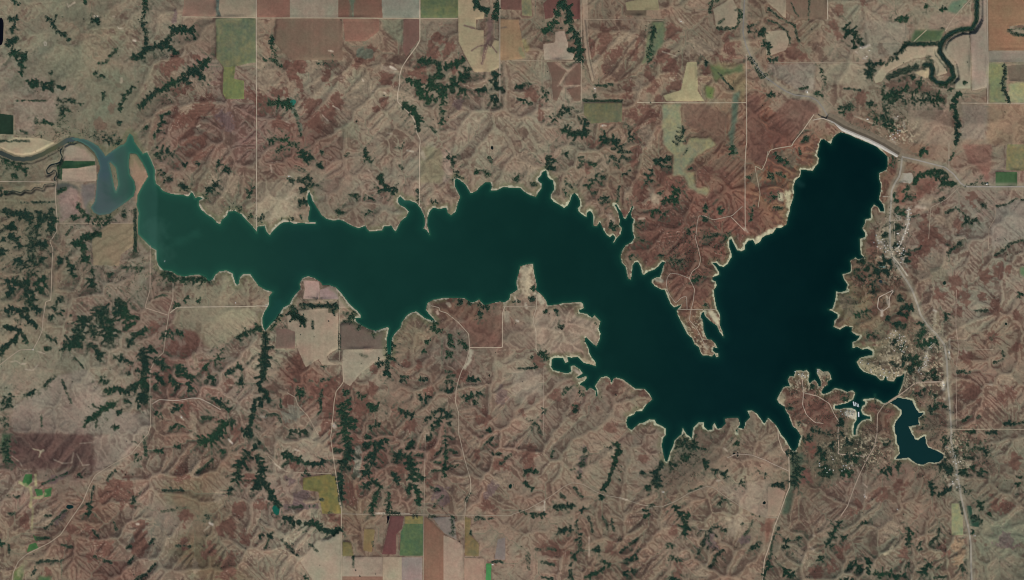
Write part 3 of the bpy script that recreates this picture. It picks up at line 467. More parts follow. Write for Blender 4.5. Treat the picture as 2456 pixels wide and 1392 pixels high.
# grassland types traced as soft bands: letter, strength, then groups "width x y x y ..." split by commas
COVER = """
@0 0
R .8 120 1780 1080 1900 1060 2000 1000 1930 930,100 1720 1180 1850 1150,110 1800 1330 1950 1340,60 2360 900 2440 950,80 1640 650 1700 580,60 1690 880 1720 880,50 1900 550 1900 580,70 1840 840 1780 870
R .45 90 950 1170 960 1190,80 1080 1040 1080 1080
P .7 80 2150 1120 2200 1200,40 1690 120 1680 200
T .8 110 1900 850 1960 780 2020 700,70 1770 960 1790 1040
T .5 100 440 1250 470 1250,80 1560 200 1540 120
G .5 200 300 650 600 700 750 620,120 110 800 130 800,150 600 1110 610 1130,130 700 100 900 250
D .6 60 2050 490 2050 510
@1 0
R .8 90 230 730 300 800 310 860,70 150 870 250 900,80 330 650 360 700,70 440 640 440 660,100 780 930 780 970,90 680 740 680 770,80 410 810 410 830,120 60 1000 100 1060,100 200 1170 300 1200,100 500 1000 620 970,90 700 1070 700 1090,110 560 1170 560 1190,100 1250 740 1250 770,50 1000 560 970 640,50 1100 450 1120 560,60 1240 960 1180 1050,40 1310 1140 1310 1160,90 1550 680 1600 760,60 1540 870 1540 900,90 1840 490 1840 510,90 1700 470 1700 490,80 1750 370 1750 390,60 1900 650 1900 670
D .7 80 720 590 730 610,70 790 740 740 820,50 540 840 540 870,80 720 1220 720 1240,50 1270 600 1330 570,40 1330 590 1480 540
P .6 60 1940 990 1940 1020
T .75 90 560 650 590 880,140 950 1000 1050 800,70 1160 610 1160 640,110 1350 950 1480 900,160 100 650 150 780,60 340 880 350 820
Q .7 34 330 960 400 1150 430 1250,60 1000 500 1100 520
G .5 100 880 1250 920 1250,60 1050 400 1050 420
@2 0
R .75 90 900 300 860 500,90 980 490 980 510,70 740 400 760 520,60 870 640 870 660,50 1180 350 1180 560,120 1550 320 1550 340,90 2060 380 2100 500,80 1970 540 1990 540,90 1450 530 1450 550,80 1530 640 1530 660,90 1130 850 1130 870,90 1320 740 1350 850,60 1400 940 1400 960,100 1500 850 1600 840,70 1880 670 1880 690,50 260 1050 270 1150,80 1270 1050 1250 1200 1200 1350,60 1160 1090 1160 1110,60 1350 1120 1350 1140,100 790 1380 810 1380,80 180 900 200 900
D .6 70 900 610 900 630,50 1000 720 1040 720,40 1250 300 1260 420
T .75 50 1150 250 1150 450,50 950 450 1100 350,90 1700 440 1920 460,80 1230 780 1200 900,90 1290 1250 1280 1392,60 800 600 800 700
@2 1
R .75 110 1200 40 1200 60,80 1160 140 1160 160,120 1480 240 1480 260,120 1450 360 1450 380,100 1230 440 1230 460,140 1600 340 1600 360,140 1250 780 1400 800,120 1250 940 1250 960,130 1700 940 1700 960,120 1950 940 1950 960,90 2180 890 2180 910,120 1570 790 1570 810,90 1930 490 1930 510,110 1900 250 2050 280,100 2380 90 2380 110,90 2400 390 2400 410,90 2320 690 2320 710,120 1600 1320 1600 1340,90 1340 1090 1340 1110,70 720 220 720 240,50 1080 640 1080 660
D .6 60 1220 890 1240 900,60 1840 820 1900 840
T .75 110 1350 490 1370 510,80 560 640 540 560,140 140 190 160 190,90 890 140 890 160,50 1110 440 1110 490
G .55 100 2330 320 2330 340
@3 0
R .7 120 240 520 260 520,80 680 350 620 250,60 690 70 690 90,60 900 20 900 40,70 900 940 900 960,60 780 1120 780 1140,60 1080 480 1080 500,60 560 1190 560 1210
D .6 80 480 450 520 560,80 1200 820 1600 880 1680 950
T .7 40 650 450 640 550,100 80 1010 100 1030
@3 1
R .75 70 1200 150 1210 220,80 1100 340 1100 360,120 1490 420 1510 420,60 1500 700 1490 860,80 1600 620 1600 640,80 1600 850 1560 960,70 1660 890 1660 910,70 1820 750 1820 770,110 1960 510 1960 530,110 1400 1070 1400 1090,70 1500 990 1500 1010,110 1280 1240 1280 1260,100 1780 1320 1780 1340,110 2230 1190 2230 1210,80 2080 1240 2080 1260,120 1020 1000 1020 1020,120 890 1250 910 1250,80 1000 890 1000 910,100 40 500 60 500,80 60 670 60 690
D .65 80 1770 960 1780 980,80 2040 550 2050 570
T .7 120 1690 700 1710 700,150 1550 1200 1640 1120,120 1540 560 1560 560
G .5 100 1640 1250 1660 1250,100 190 90 210 110
@0 1
R .75 140 1880 50 1920 50,60 1690 190 1690 210
T .7 150 2130 350 2170 350,120 1000 800 1100 900
@0 2
R .75 110 1850 440 1850 460,130 1650 550 1650 570,100 1750 590 1750 610,90 1600 840 1600 860,110 1950 740 1950 800,90 2200 890 2200 910,60 1480 350 1480 370,100 1800 1140 1800 1160,100 2250 1360 2250 1380
G .4 260 600 790 600 810
T .8 40 1870 620 1880 720,50 1930 870 1930 890,46 1850 1180 1860 1392
@1 2
R .8 60 410 640 430 780,110 700 920 700 940,100 690 1130 650 1350,90 330 1050 330 1070,50 540 950 530 1050,110 1000 1120 1000 1140,80 1110 950 1110 970,60 1130 770 1130 790,60 1320 670 1320 690,60 1560 710 1560 730,90 1490 1280 1490 1300,80 1650 960 1650 980,80 1960 820 1960 840,120 2200 1240 2200 1260,70 1440 690 1440 710
D .7 110 160 950 180 950
P .5 100 2350 990 2350 1010
T .7 100 1220 1170 1220 1190,90 1640 1330 1640 1350,110 920 750 940 750
Y .7 110 340 1200 360 1200
@2 2
R .65 110 990 900 1010 900,60 900 870 900 890,60 830 1140 830 1160,70 620 1110 620 1130,60 430 990 430 1010,70 200 1040 200 1060,60 100 1170 100 1190,60 260 670 260 690,90 940 1310 940 1330,60 440 770 440 790,90 1640 240 1640 260,110 1800 40 1800 60,50 1850 470 1850 490,50 1240 980 1240 1000
T .65 120 140 900 160 900,120 840 1200 860 1200
@3 2
R .75 90 1010 170 1010 190,100 1020 470 1020 490,60 1160 390 1160 410,90 900 510 900 530,70 1320 230 1320 250,80 1580 630 1580 650,120 270 1030 290 1030,130 460 1120 480 1120,100 580 1240 580 1260,100 960 1120 960 1140,90 1180 1170 1180 1190,80 670 990 690 990,70 1440 950 1440 970,90 1460 1110 1460 1130,60 1640 40 1640 60,90 1880 40 1880 110,70 1830 190 1830 210,70 2050 50 2050 70,70 2180 140 2180 160,60 2370 210 2370 250,60 2140 440 2140 460,90 1880 630 1880 650,120 1940 980 1960 980,110 2300 980 2300 1000,60 2380 540 2380 560
D .65 100 1550 960 1570 960
T .7 90 1830 320 1900 500,150 2240 830 2260 830
G .45 120 750 130 850 200
@0 3
R .8 110 1100 450 1000 600,120 1230 460 1190 600,90 1350 850 1330 1100,100 900 940 900 960,100 680 910 680 930,100 1750 370 1750 390,120 1770 770 1770 790,120 1980 1090 1980 1110,100 2180 890 2180 910,100 2390 420 2390 440,90 2300 690 2300 710,90 2380 990 2380 1010,110 1020 1070 1020 1090,80 850 1170 850 1190,100 450 1270 450 1290,60 250 810 250 830,110 1780 1050 1780 1070,110 2200 1200 2180 1330
D .65 90 1800 240 1800 260
P .7 46 500 430 640 370,46 550 820 620 750
T .7 60 1860 200 1870 380,60 1820 840 1820 860,80 2100 590 2100 610,46 1880 1200 1880 1300,110 1500 850 1550 1000,90 420 800 440 800
@1 3
R .8 110 930 50 930 70,100 950 240 950 260,120 900 550 900 570,90 1190 220 1190 260,80 1390 290 1390 310,90 1680 110 1680 130,80 1660 440 1660 460,70 2200 670 2200 690,60 2120 160 2120 180,90 2350 270 2350 290,70 360 250 360 270,80 750 820 770 820,100 40 640 40 660,100 740 90 740 110
P .7 110 1770 570 1770 590,60 2220 560 2280 480,60 330 420 330 440,110 430 590 430 610,44 300 690 580 680
T .7 130 610 120 630 120,90 1560 490 1560 510,80 2090 70 2090 90,90 2350 390 2350 410
Y .8 40 985 120 965 380
@2 3
R .7 80 190 140 190 160,80 170 290 170 310,140 390 1130 410 1130,100 1600 1290 1600 1310,80 2430 870 2430 890,60 1550 890 1550 910,80 940 1040 940 1060,60 1250 220 1250 240
P .7 60 690 150 650 350,110 1900 990 1900 1010,80 2250 990 2250 1010
T .7 140 890 150 910 150,120 2140 900 2160 900,110 1550 1090 1550 1110,90 1450 850 1450 870,110 1800 1290 1800 1310
@3 3
R .75 100 1250 490 1250 510,110 1050 550 1050 570,110 900 650 900 670,100 700 1090 700 1110,80 620 1240 620 1260,100 460 1320 460 1340,80 1680 1070 1680 1090,90 2300 690 2300 710,80 2180 640 2180 660,100 2380 240 2380 260,80 1300 1120 1300 1140,60 1930 1010 1930 1030
P .6 120 2240 1000 2260 1000
T .65 150 1140 850 1160 850,100 560 890 560 910,80 300 1140 300 1160
O .7 80 1830 1050 1840 1200
G .45 110 2400 1290 2400 1310
"""
# woods: "=name|label" opens a named wood, "~" returns to loose scrub, its thin lines partly slope shadow; lines are: width density x y x y ...
WOODS = """
@0 0
~
40 1 90 180 160 190
45 1 150 270 110 310
60 1 150 370 90 440
30 .9 130 10 190 40
28 1 820 0 822 30
=cedar_grove|dark grove of cedars sloping along the pasture corner beside the black rectangular pond
60 1 110 520 240 540
40 1 240 530 190 620 220 650 200 700
~
30 .8 450 165 500 220 540 290 620 350 670 380
14 .6 540 150 530 210
40 .8 890 200 950 210
=creek_wood|thin winding line of creek trees north of the broad wooded hook
24 .7 1385 0 1400 100 1360 200 1400 300 1400 460
=creek_wood|hook of dark trees along the upper creek, bending round under the bare brown field
45 1 1390 470 1480 460 1570 430 1600 400 1640 340 1690 280 1770 290 1850 300
25 1 1600 430 1660 480 1700 510
40 .8 1390 470 1350 540 1280 560
=ravine_wood|feathery diagonal wood up a long ravine ending just left of the bright olive green field
60 .85 2000 575 1900 660 1800 710 1720 760 1640 810
40 .8 1640 810 1500 880 1420 950 1340 1030
40 .8 1880 680 1950 760
35 .8 1760 740 1800 800
25 .7 1980 640 1900 640
~
30 1 1270 830 1250 890 1190 930 1180 980 1140 1050
30 1 1130 1170 1145 1190
=cedar_grove|dark zigzag of cedar clumps on the open grass, shaped like the letter W
35 1 270 780 310 830 360 780
45 1 400 800 430 830
50 .9 500 790 480 850
25 1 550 830 620 840
~
40 .8 480 700 490 710
25 .9 420 1170 500 1190
24 .9 345 1150 350 1180
80 .35 900 1280 1130 1350
70 .6 1000 1340 1130 1380
20 .8 950 610 1020 600 1060 540 1120 470
25 .8 910 700 960 740 1000 720
30 .7 990 880 990 960
40 .6 590 1030 590 1140
25 1 1400 1220 1400 1230
30 .6 1480 1320 1520 1230 1560 1100 1620 1080
14 1 0 1355 280 1355
14 1 200 1250 260 1280
8 1 160 968 450 968
30 .4 550 980 620 960 700 960 780 1000
60 .5 560 950 640 1060
@1 0
30 .9 150 350 160 440 190 540
22 .9 80 570 180 580 240 630
=hillside_wood|short straight bank of green trees west of the small turquoise stock pond
56 .9 130 990 320 990
~
50 .9 130 1340 250 1340 330 1370 400 1392
45 .3 600 610 750 560
20 .6 380 1060 400 1180 430 1300
=cedar_canyon|largest dark cedar woods, branching through canyons just below the pale stubble field
45 1 1560 585 1700 590 1760 620 1750 740
40 1 1820 660 1870 620 1990 590
50 1 1460 770 1560 800 1560 900 1600 880
70 .95 1680 750 1690 850
85 .9 1750 830 1800 900
70 1 1900 760 1880 860
60 .8 1960 760 2050 670
50 .7 1960 850 2000 860
50 1 1590 940 1720 960
40 .8 1800 900 1790 1000
=hillside_wood|dark trees on the slope beside the road east of the canyon woods
50 .8 2280 700 2310 850
40 .8 2260 930 2310 960
30 .7 2120 860 2200 850
~
34 .8 1770 1040 1800 1100 1780 1190
=cedar_grove|dark tear-shaped grove wedged beside the bending road below the canyon woods
52 1 1430 1000 1500 1050 1535 1100
52 1 1535 1100 1550 1170
24 1 1550 1170 1560 1245
~
14 1 1680 1220 1720 1270
=creek_wood|dark ragged trees around the gully head inside the pale stubble field
50 1 2100 20 2150 80 2220 110
50 .9 2310 30 2320 130 2280 160
@2 0
=creek_wood|left leg of the dark forked creek woods that meet at the photo's top edge
45 .95 470 20 450 70 420 180 380 260 310 300
=creek_wood|right leg of the dark forked creek woods, passing the pale L-shaped field
56 .95 500 20 550 130 570 250 620 350 640 450 650 570
30 .9 540 480 630 490
~
20 .8 1890 40 1930 20 1980 10
20 .7 1910 50 1900 120
14 1 2140 100 2180 100 2170 220 2140 270 1970 270
50 .7 2190 110 2210 170
12 1 2270 310 2270 260 2310 245
14 1 2270 310 2340 310
50 1 2400 280 2420 400 2450 450
24 1 2290 560 2340 640 2400 750 2440 720
18 1 800 822 960 815
10 1 690 965 1050 970
25 .9 790 920 795 930
50 .8 390 1160 450 1100 550 1040
40 .5 300 850 330 960
=hillside_wood|left of two dark wooded bluffs below the olive square field
60 .95 490 1260 600 1280 720 1270
=hillside_wood|right of two dark wooded bluffs below the olive square field
54 .95 860 1320 1020 1360
~
50 .6 640 1120 720 1190
30 .4 40 840 160 800
30 .4 60 950 180 990
50 .7 1580 1390 1620 1300 1640 1230
60 .5 1130 1230 1150 1330
25 .9 1850 600 1860 605
20 .9 2030 190 1980 230
36 .9 1360 260 1340 400 1300 590
10 1 1980 710 2110 850
40 .5 480 30 490 60
@3 0
=river_wood|band of trees lining the looping river in the upper right corner
28 .9 2025 -40 2005 0 2005 100 2000 200 1960 270 1850 280 1770 310 1690 370 1660 430 1650 500 1700 570 1760 640 1780 740 1700 800 1620 790 1570 740 1580 660 1560 620 1510 620
36 .9 1420 640 1250 690 1160 740
55 .9 1540 570 1550 590
~
28 .9 1330 410 1300 470 1200 560 1130 610 950 610
25 1 1340 415 1660 420
70 .9 960 610 1000 680 970 740
=bottomland_wood|near-black square wood amid the rusty scrub below the river loop
110 1 1200 880 1210 950
40 1 1150 900 1170 990
~
70 .9 1440 800 1450 800
50 .8 1380 740 1400 745
=creek_wood|thin zigzag line of creek trees dividing the tan fields right of the dam
26 .9 1840 900 1790 940 1800 1000 1760 1010 1810 1070 1790 1130 1830 1180 1800 1240 1830 1300 1800 1390
~
40 .7 1110 800 1120 1000 1120 1200
100 .6 1000 1100 1060 1130
30 .7 950 990 1030 1010
50 .8 690 1080 760 1010 820 1040
30 .7 680 1040 700 1045
=cedar_grove|dark feathered grove on the hill above the pale farmyard north of the dam
70 .85 740 280 850 340
40 .7 860 400 900 420
~
30 .7 830 450 835 460
50 1 1250 180 1320 200
25 1 1520 55 1522 58
30 1 1660 95 1700 80
14 1 730 850 780 850 880 870
14 1 300 850 380 840
25 .9 450 900 510 900
35 .8 0 910 60 920
45 .8 360 1320 365 1325
50 .8 1750 850 1755 855
30 1 1880 790 1885 800
40 .7 1830 900 1840 900
30 .8 2270 620 2270 700 2250 830 2310 980
30 .7 0 570 80 580
30 1 0 420 10 520
14 1 2300 290 2380 270 2450 280
22 1 2300 300 2350 330 2440 345
80 .35 1200 850 1650 920
60 .4 1300 960 1680 960
60 .4 1150 1050 1200 1250
26 .4 500 640 540 820
10 1 220 30 250 110 290 160
10 1 395 0 385 190
10 1 0 80 90 160 170 200 250 250 300 400
10 1 0 200 80 220 180 310 215 410
@0 1
=cedar_woods|rounded mass of dark cedars over ravine heads at the left edge
60 1 40 630 100 650 250 660 290 700
50 .9 60 780 140 790
50 .8 100 850 160 920
=cedar_woods|dark feathered cedar bank hugging the gravel road, right of the pale triangular clearing
44 1 490 620 510 720 490 830
44 .95 390 650 370 780 350 830
44 .9 430 680 440 700
=ravine_wood|long north-south wooded ravine spreading side branches near the left edge
74 .5 290 700 310 800 310 1000 290 1150 270 1280
56 .9 360 930 430 970
50 1 150 1100 230 1150
50 .8 390 1080 400 1100
40 .8 20 1000 25 1040
50 .7 180 950 190 970
60 .7 340 1130 350 1140
60 1 70 1300 200 1330 270 1320
60 1 100 1370 110 1390
30 1 330 1340 430 1280
70 .9 370 1380 390 1390
~
40 .8 30 900 35 920
=cedar_grove|small round dark grove at the marsh edge left of the silted bay
56 1 700 690 710 700
~
36 .8 750 560 770 620 830 670 880 730
=creek_wood|arched line of dark trees left of the terraced field
42 1 960 850 880 880 780 890 720 950
42 .9 720 960 800 950 800 1060 830 1110
~
50 .9 570 1080 600 1120
42 .9 640 1100 690 1180 700 1260
=shelterbelt|straight narrow north-south belt of trees right of the terraced field
18 1 1295 620 1295 760 1300 900 1295 1010
~
25 .9 1190 640 1190 680
40 .5 900 720 1080 700
50 .9 850 1290 900 1350
40 .4 1180 1160 1350 1190
50 .5 870 1200 890 1210
50 .5 1040 1240 1050 1250
=shore_wood|bright green scrub fringe on the lake's southwest corner
60 .8 1570 1230 1640 1240 1640 1290
44 .6 1700 1290 1980 1290
~
70 .8 1500 100 1580 60 1640 100
70 .5 1550 240 1600 330
40 .5 1760 200 1780 210
40 .6 1890 160 1900 200
60 .9 1740 380 1780 420
50 .9 1990 440 2070 370
40 .6 2080 170 2220 250
80 .5 2380 440 2400 450
50 .6 2200 600 2300 620
60 .6 2390 670 2400 690
40 .7 1960 490 1970 490
60 .8 10 400 40 450
50 .8 120 290 150 290
40 .8 230 250 250 250
14 .8 210 550 520 545
40 1 560 465 630 420
14 1 690 790 650 840 640 860
14 1 600 155 580 200 560 330
50 .5 30 160 200 220
30 .6 920 770 1040 750
@1 1
50 .6 200 60 300 10
=valley_wood|green wooded valley floor running down to the narrow cove left of centre
44 .8 440 60 470 150 540 130
60 .6 420 330 500 300 520 380 540 350
35 .9 430 420 470 440
44 .9 430 540 490 560
80 .55 490 380 500 390
~
35 .8 590 190 620 190
30 .5 620 60 640 80
12 .8 380 200 470 240
12 .8 380 230 480 260
34 1 310 320 360 340
34 .9 1040 40 1080 120 1110 160
=cove_wood|dark green trees running down to the pale shallow cove below the straight road
44 .9 1200 290 1210 370 1250 430 1350 440
~
40 .8 1330 390 1335 400
56 .9 785 630 795 650
60 .5 1070 640 1080 650
40 .8 430 680 440 680
66 .8 20 720 50 720
50 .7 1690 530 1695 560
18 1 1550 430 1550 540
40 .7 1870 90 1890 200
64 .8 1930 260 1930 300
40 .6 2110 250 2120 270
50 .7 2200 250 2230 290
20 .8 2240 120 2250 160
30 .3 240 715 350 705
50 .4 1380 20 1400 10
20 .7 850 100 880 80
20 .7 1380 200 1400 220
40 .5 900 480 1100 500
50 .4 1150 400 1200 440
@2 1
=cove_wood|dark trees filling the head of the pointed cove on the north shore
66 1 350 130 350 215
~
30 .8 290 290 292 295
40 .5 490 60 530 80
18 .8 640 120 680 120
18 .8 640 150 680 155
18 .8 640 185 680 190
18 .8 640 215 675 225
40 .5 740 160 800 190
24 .9 960 110 1020 150
24 .9 1060 110 1120 130
24 .9 1060 60 1130 70
20 .8 980 170 1030 210
20 .8 1060 290 1130 250
34 .6 1030 0 1030 60
20 .8 1000 20 960 40
=hillside_wood|dark crescent wood beside the pale green field on the north side of the lake
46 1 1370 160 1430 140 1500 130
~
24 .9 1400 170 1510 215
50 .6 1340 250 1300 310 1280 350
=hillside_wood|forked dark green wood right of the round pale clearing, south of the pale green field
56 .9 1590 420 1540 500 1450 550
40 .8 1540 540 1580 545
~
40 .8 1440 450 1442 460
60 .6 1470 650 1420 630 1350 640
44 .7 720 390 780 340
20 1 690 385 760 405
20 1 760 460 800 460
46 .8 860 510 900 520 930 540
=hillside_wood|dark purplish thicket at the tip of the ragged north-shore peninsula
60 .85 940 785 1000 785
~
16 1 1030 400 1010 560
34 .7 1140 540 1150 560
40 .4 1200 900 1280 930
50 .6 1670 800 1700 840
28 .9 1860 580 1850 640
45 .7 1995 600 2000 640
34 .9 1830 690 1870 710
44 .9 2050 870 2080 880
24 .8 1960 860 1850 880
56 .6 1160 1060 1165 1080
36 .8 1440 1060 1430 1100
50 .4 1500 1110 1600 1120
50 .7 1740 1300 1790 1260
30 .5 2280 720 2300 600
40 .9 190 1375 210 1375
40 .9 2115 20 2120 80
50 .7 30 330 45 330
24 .8 190 375 230 380
80 .4 480 430 580 380
40 .5 800 300 880 320
50 .4 1190 760 1260 740
10 1 1680 240 1720 220
12 .9 2240 300 2280 315
20 .8 1650 90 1680 40
20 .9 2110 20 2140 30
18 .7 780 300 860 380
16 .8 890 300 840 330
@3 1
40 .7 60 90 120 140 190 170
50 .8 20 270 40 310
22 .8 90 270 160 300
44 .6 30 490 100 480
20 .9 60 600 130 610
=cedar_grove|round dark grove right of the road junction at the dam's east end
54 .9 1490 40 1490 60
30 .8 1460 90 1480 80
=creek_wood|dark trees along the creek crossed by the highway east of the dam
36 .9 1410 370 1440 310 1500 270 1600 250 1700 270
56 .9 1600 280 1640 285
56 .9 1700 310 1690 370
30 .9 1740 370 1790 375
~
70 .6 1340 400 1360 500
36 .9 1210 470 1230 540
54 1 1230 620 1300 630 1290 660
70 .9 1250 770 1255 800
46 .9 1220 950 1225 960
36 .8 1130 840 1130 870
36 .9 1290 1050 1350 1040
30 .8 1330 1080 1330 1110
=cedar_woods|dark cedars around the small pale pond beside the east-shore highway bend
56 1 1070 1130 1170 1120
66 .85 1040 1220 1050 1200 1150 1200
~
56 .45 880 1110 930 1100
50 .4 880 1190 960 1190
14 .8 1580 550 1690 510
18 .7 1700 650 1770 620
34 .6 1890 740 2000 720
12 .9 1800 600 1920 700
40 .6 2060 590 2080 590
36 .5 1720 1060 1760 980 1840 930
18 .8 1350 1010 1410 1005 1480 970
12 1 2190 590 2300 560 2380 510 2456 530
18 .8 2180 1050 2260 1010 2330 940 2456 920
12 1 1780 80 1740 150
14 .8 1850 390 2100 370
20 .5 1980 370 2060 290
20 .6 1360 680 1440 680
12 .8 300 30 310 80
70 .35 850 1200 1000 1330
60 .35 1190 60 1200 200
@0 2
=cedar_woods|dark branching cedar ravine at the far left edge, west of the curving gravel road
36 1 70 30 120 20
80 .7 230 50 300 10 300 80 270 170 240 210
36 1 330 170 380 190
30 1 60 200 120 170 190 190 220 240 300 300 350 340
22 1 50 350 170 380 220 410 260 500
30 1 170 430 100 510 30 550 10 620
~
54 .9 570 80 590 90
40 1 480 280 540 230 600 200
56 1 520 170 545 175
30 .7 680 230 690 240
=cedar_woods|largest solid black-green wood on the lake's southwest side, hooked like a claw
100 1 860 270 790 290 750 380 740 470 700 510
50 1 700 520 620 530 620 560
40 .9 700 530 770 530
120 1 950 190 1000 220 960 290
100 .95 1040 290 1060 400 1050 460
70 .7 880 330 900 420
100 1 1150 110 1170 180 1200 240 1110 200
~
48 1 860 530 920 550 970 630
44 .9 460 450 530 470
28 .9 440 550 480 555
42 .9 1110 640 1190 660 1260 700
46 1 970 870 1030 880
20 .9 1000 810 1000 860
25 .9 1235 800 1240 815
34 1 1190 310 1270 260 1330 270
26 .8 1200 370 1290 310
26 1 1280 430 1340 410 1400 370
80 .6 1240 490 1270 500
=valley_wood|dense dark green strip of trees in the valley just left of the gravel road
80 1 1370 590 1390 700 1380 800 1370 900 1400 1000
54 .9 1450 550 1450 590
46 1 1320 900 1240 960 1200 980
42 1 1180 960 1100 950 1020 965
64 .9 1340 1010 1400 1060
~
30 .9 1330 1110 1335 1115
44 .8 1210 1050 1215 1070
=cedar_woods|dark lizard-shaped diagonal wood on the open grassland west of the valley strip
52 1 1090 1090 990 1140 920 1220 860 1230
18 .9 890 1100 930 1130
14 .9 860 1230 810 1310
14 .9 930 1230 920 1310
~
34 .8 1130 1170 1160 1160
30 .7 1080 1310 1130 1330
24 1 530 830 440 910
36 .8 250 1010 320 980
56 .9 100 1000 90 1050 80 1110
50 .7 20 1090 30 1090
44 .9 1600 400 1660 420 1740 400
44 .8 1560 420 1600 450
54 .9 1530 650 1500 660 1590 740
54 .9 1490 800 1560 870
46 .7 1460 880 1500 930
=cedar_woods|dark leaf-shaped woods on the red slope right of the gravel road
46 1 1640 830 1700 930
70 1 1690 740 1760 780 1830 840
30 .9 1800 880 1830 960
~
42 1 2170 800 2230 770 2310 730
46 .9 2010 830 2060 850
60 .6 2270 880 2320 900
56 .4 2130 570 2100 620 2080 700
34 .5 1970 720 1980 760
34 1 2050 1040 2150 1120 2200 1150
54 .9 1740 1110 1700 1130 1660 1170
36 .9 1500 1200 1540 1180
24 .8 1950 1220 2010 1220
=ravine_wood|dark green ravine wood left of the winding creek that runs south from the lake
74 1 2230 1260 2130 1290 2100 1340 2060 1380
50 .8 2320 1340 2400 1390
=creek_wood|narrow winding line of creek trees running south from the lake's southwest arm
24 1 2450 1060 2420 1200 2400 1300 2400 1390
~
36 .4 1650 1310 1750 1290
46 .9 2280 450 2400 400 2456 370
28 .9 1800 60 1770 100
28 .9 1890 110 1920 90
34 .7 1670 160 1720 140
12 .9 1490 80 1540 50 1600 50
12 .8 600 860 640 980 690 1080
10 .7 720 650 800 740
14 .5 400 1200 405 1300
50 .3 40 1150 60 1350
40 .5 2090 1050 2190 1100
@1 2
=valley_wood|straight dark wooded strip filling the drowned creek arm south of the narrow bay
66 1 90 430 85 600 80 750 60 840
~
44 .6 140 370 170 300 230 230
50 .9 20 380 40 380
=creek_wood|crooked dark line of trees beside the creek below the wooded strip
22 1 30 880 40 960 100 970 110 1000 80 1020 130 1060
22 1 0 1050 50 1050 40 1110
~
18 1 235 1050 240 1120
18 .9 100 1200 220 1190 230 1270
=cove_wood|green wet thicket left of the pale farmed peninsula on the south shore
70 1 350 170 370 250 450 290
~
14 1 545 300 550 370
36 .9 430 145 790 155
50 1 740 195 745 195
46 .7 870 240 900 280 960 230
44 .6 970 370 990 370
36 .5 1110 430 1140 430
12 1 805 430 805 570
=valley_wood|green wedge of trees below the narrow inlet east of the farmed peninsula
46 .8 1280 480 1280 620 1260 700 1250 800
40 .8 1150 700 1200 690
~
40 .8 1700 300 1720 330 1700 380 1770 390
44 1 1860 440 1860 540
54 .7 1960 490 2020 540
30 .6 1930 400 1950 400
40 .6 2140 130 2160 200 2150 260
36 .7 1950 100 1970 120
46 .5 2190 170 2230 170
30 .6 2040 120 2060 130
52 1 390 940 400 960 450 1000
20 1 630 960 620 1060 620 1150 590 1190
20 .8 520 870 540 870
24 .7 630 860 700 850
=cedar_canyon|tall dark comb of cedars down the steep valley beside the straight north-south road
50 .9 850 970 870 980
64 1 830 1100 840 1200 860 1300
70 1 850 1340 850 1392
20 .9 770 1110 800 1110
24 .9 900 1250 960 1260
26 .9 890 1310 960 1310
~
40 .9 980 990 1030 1040
36 .9 910 1040 890 1060 880 1150
=cedar_woods|dark oval wood on the red hillside between the two comb-shaped cedar valleys
60 1 1080 1110 1150 1130
~
36 .9 1190 1280 1150 1290 1090 1320
28 .8 1570 860 1640 850
56 1 1590 1050 1640 1020
46 1 1420 1170 1500 1210
26 .8 1380 1150 1400 1165
42 .9 1700 1340 1760 1240 1800 1150
28 .8 1620 1250 1760 1150
44 1 1840 960 1870 960
50 .5 1830 1180 1850 1300
20 .9 1870 1200 1820 1180
28 .9 2040 860 2130 850
40 .9 1980 1030 2080 1020
34 .9 330 1350 480 1360
34 .4 2150 980 2090 1080
30 .7 2220 1340 2240 1340
28 .6 1630 500 1650 500
60 .4 1850 600 1870 620
28 .6 1600 600 1620 590
30 .4 640 720 660 730
20 .7 1400 830 1450 830
20 .7 1390 870 1440 880
20 .6 1820 780 1880 790
20 .6 1830 830 1900 820
20 .6 1820 880 1880 880
24 .4 1010 620 1060 640
@2 2
46 .9 255 605 290 620 340 640
14 .9 490 1000 540 945 600 915 650 905
28 .8 310 210 330 210
28 .8 415 190 440 230
18 1 190 640 210 700 235 740
40 .9 270 590 300 620
30 .4 640 960 680 1000
36 .9 1860 140 1870 160
14 .9 685 470 695 490
20 .9 480 1000 500 970 530 940
8 1 60 750 220 750
30 .8 170 60 190 90
30 .5 60 110 20 120
16 .7 800 320 810 330
30 .4 300 1140 310 1170
30 .3 600 1100 620 1180
24 .4 200 1260 260 1330
24 .6 460 350 490 350
@3 2
=cedar_woods|dark comb of cedars stacked in the ravine left of the highway at its straightest part
44 1 1290 170 1380 160
34 .8 1260 50 1265 100
34 1 1250 220 1330 240
36 1 1210 320 1310 350
26 .8 1140 260 1160 270
~
40 .8 1460 310 1500 400 1450 440 1420 480
=creek_wood|dark diagonal wood climbing to the highway bend above the village
42 1 1440 530 1480 520 1560 510 1610 480
=village_wood|dark green blocks of trees beside the pale village lane
70 1 1360 640 1400 670 1440 700
40 1 1330 740 1380 770
30 .9 1300 640 1300 720
~
18 1 1180 690 1210 720 1260 720
44 .5 1050 400 950 420
50 .6 1190 480 1220 490
60 .6 1580 760 1600 840
30 .7 1480 860 1500 870
30 .6 580 960 610 950
28 .8 425 910 430 930
44 .9 720 1050 760 1050
44 .9 700 1230 700 1300
26 .9 195 1130 210 1140
26 .8 290 1280 292 1290
26 .7 420 1340 450 1340
40 .6 690 1360 720 1370
44 .8 1650 1080 1540 1160
30 .9 1690 1100 1700 1110
40 .7 1500 1220 1480 1240
40 .6 1490 1300 1500 1310
8 1 1025 1010 1030 1090
36 .9 1700 220 1710 280
24 .9 560 860 640 880
20 .4 2260 640 2250 590
16 .5 2170 690 2250 660
16 .6 1870 1250 1950 1200
16 .6 1980 1250 2020 1210
28 .8 2260 1280 2440 1270
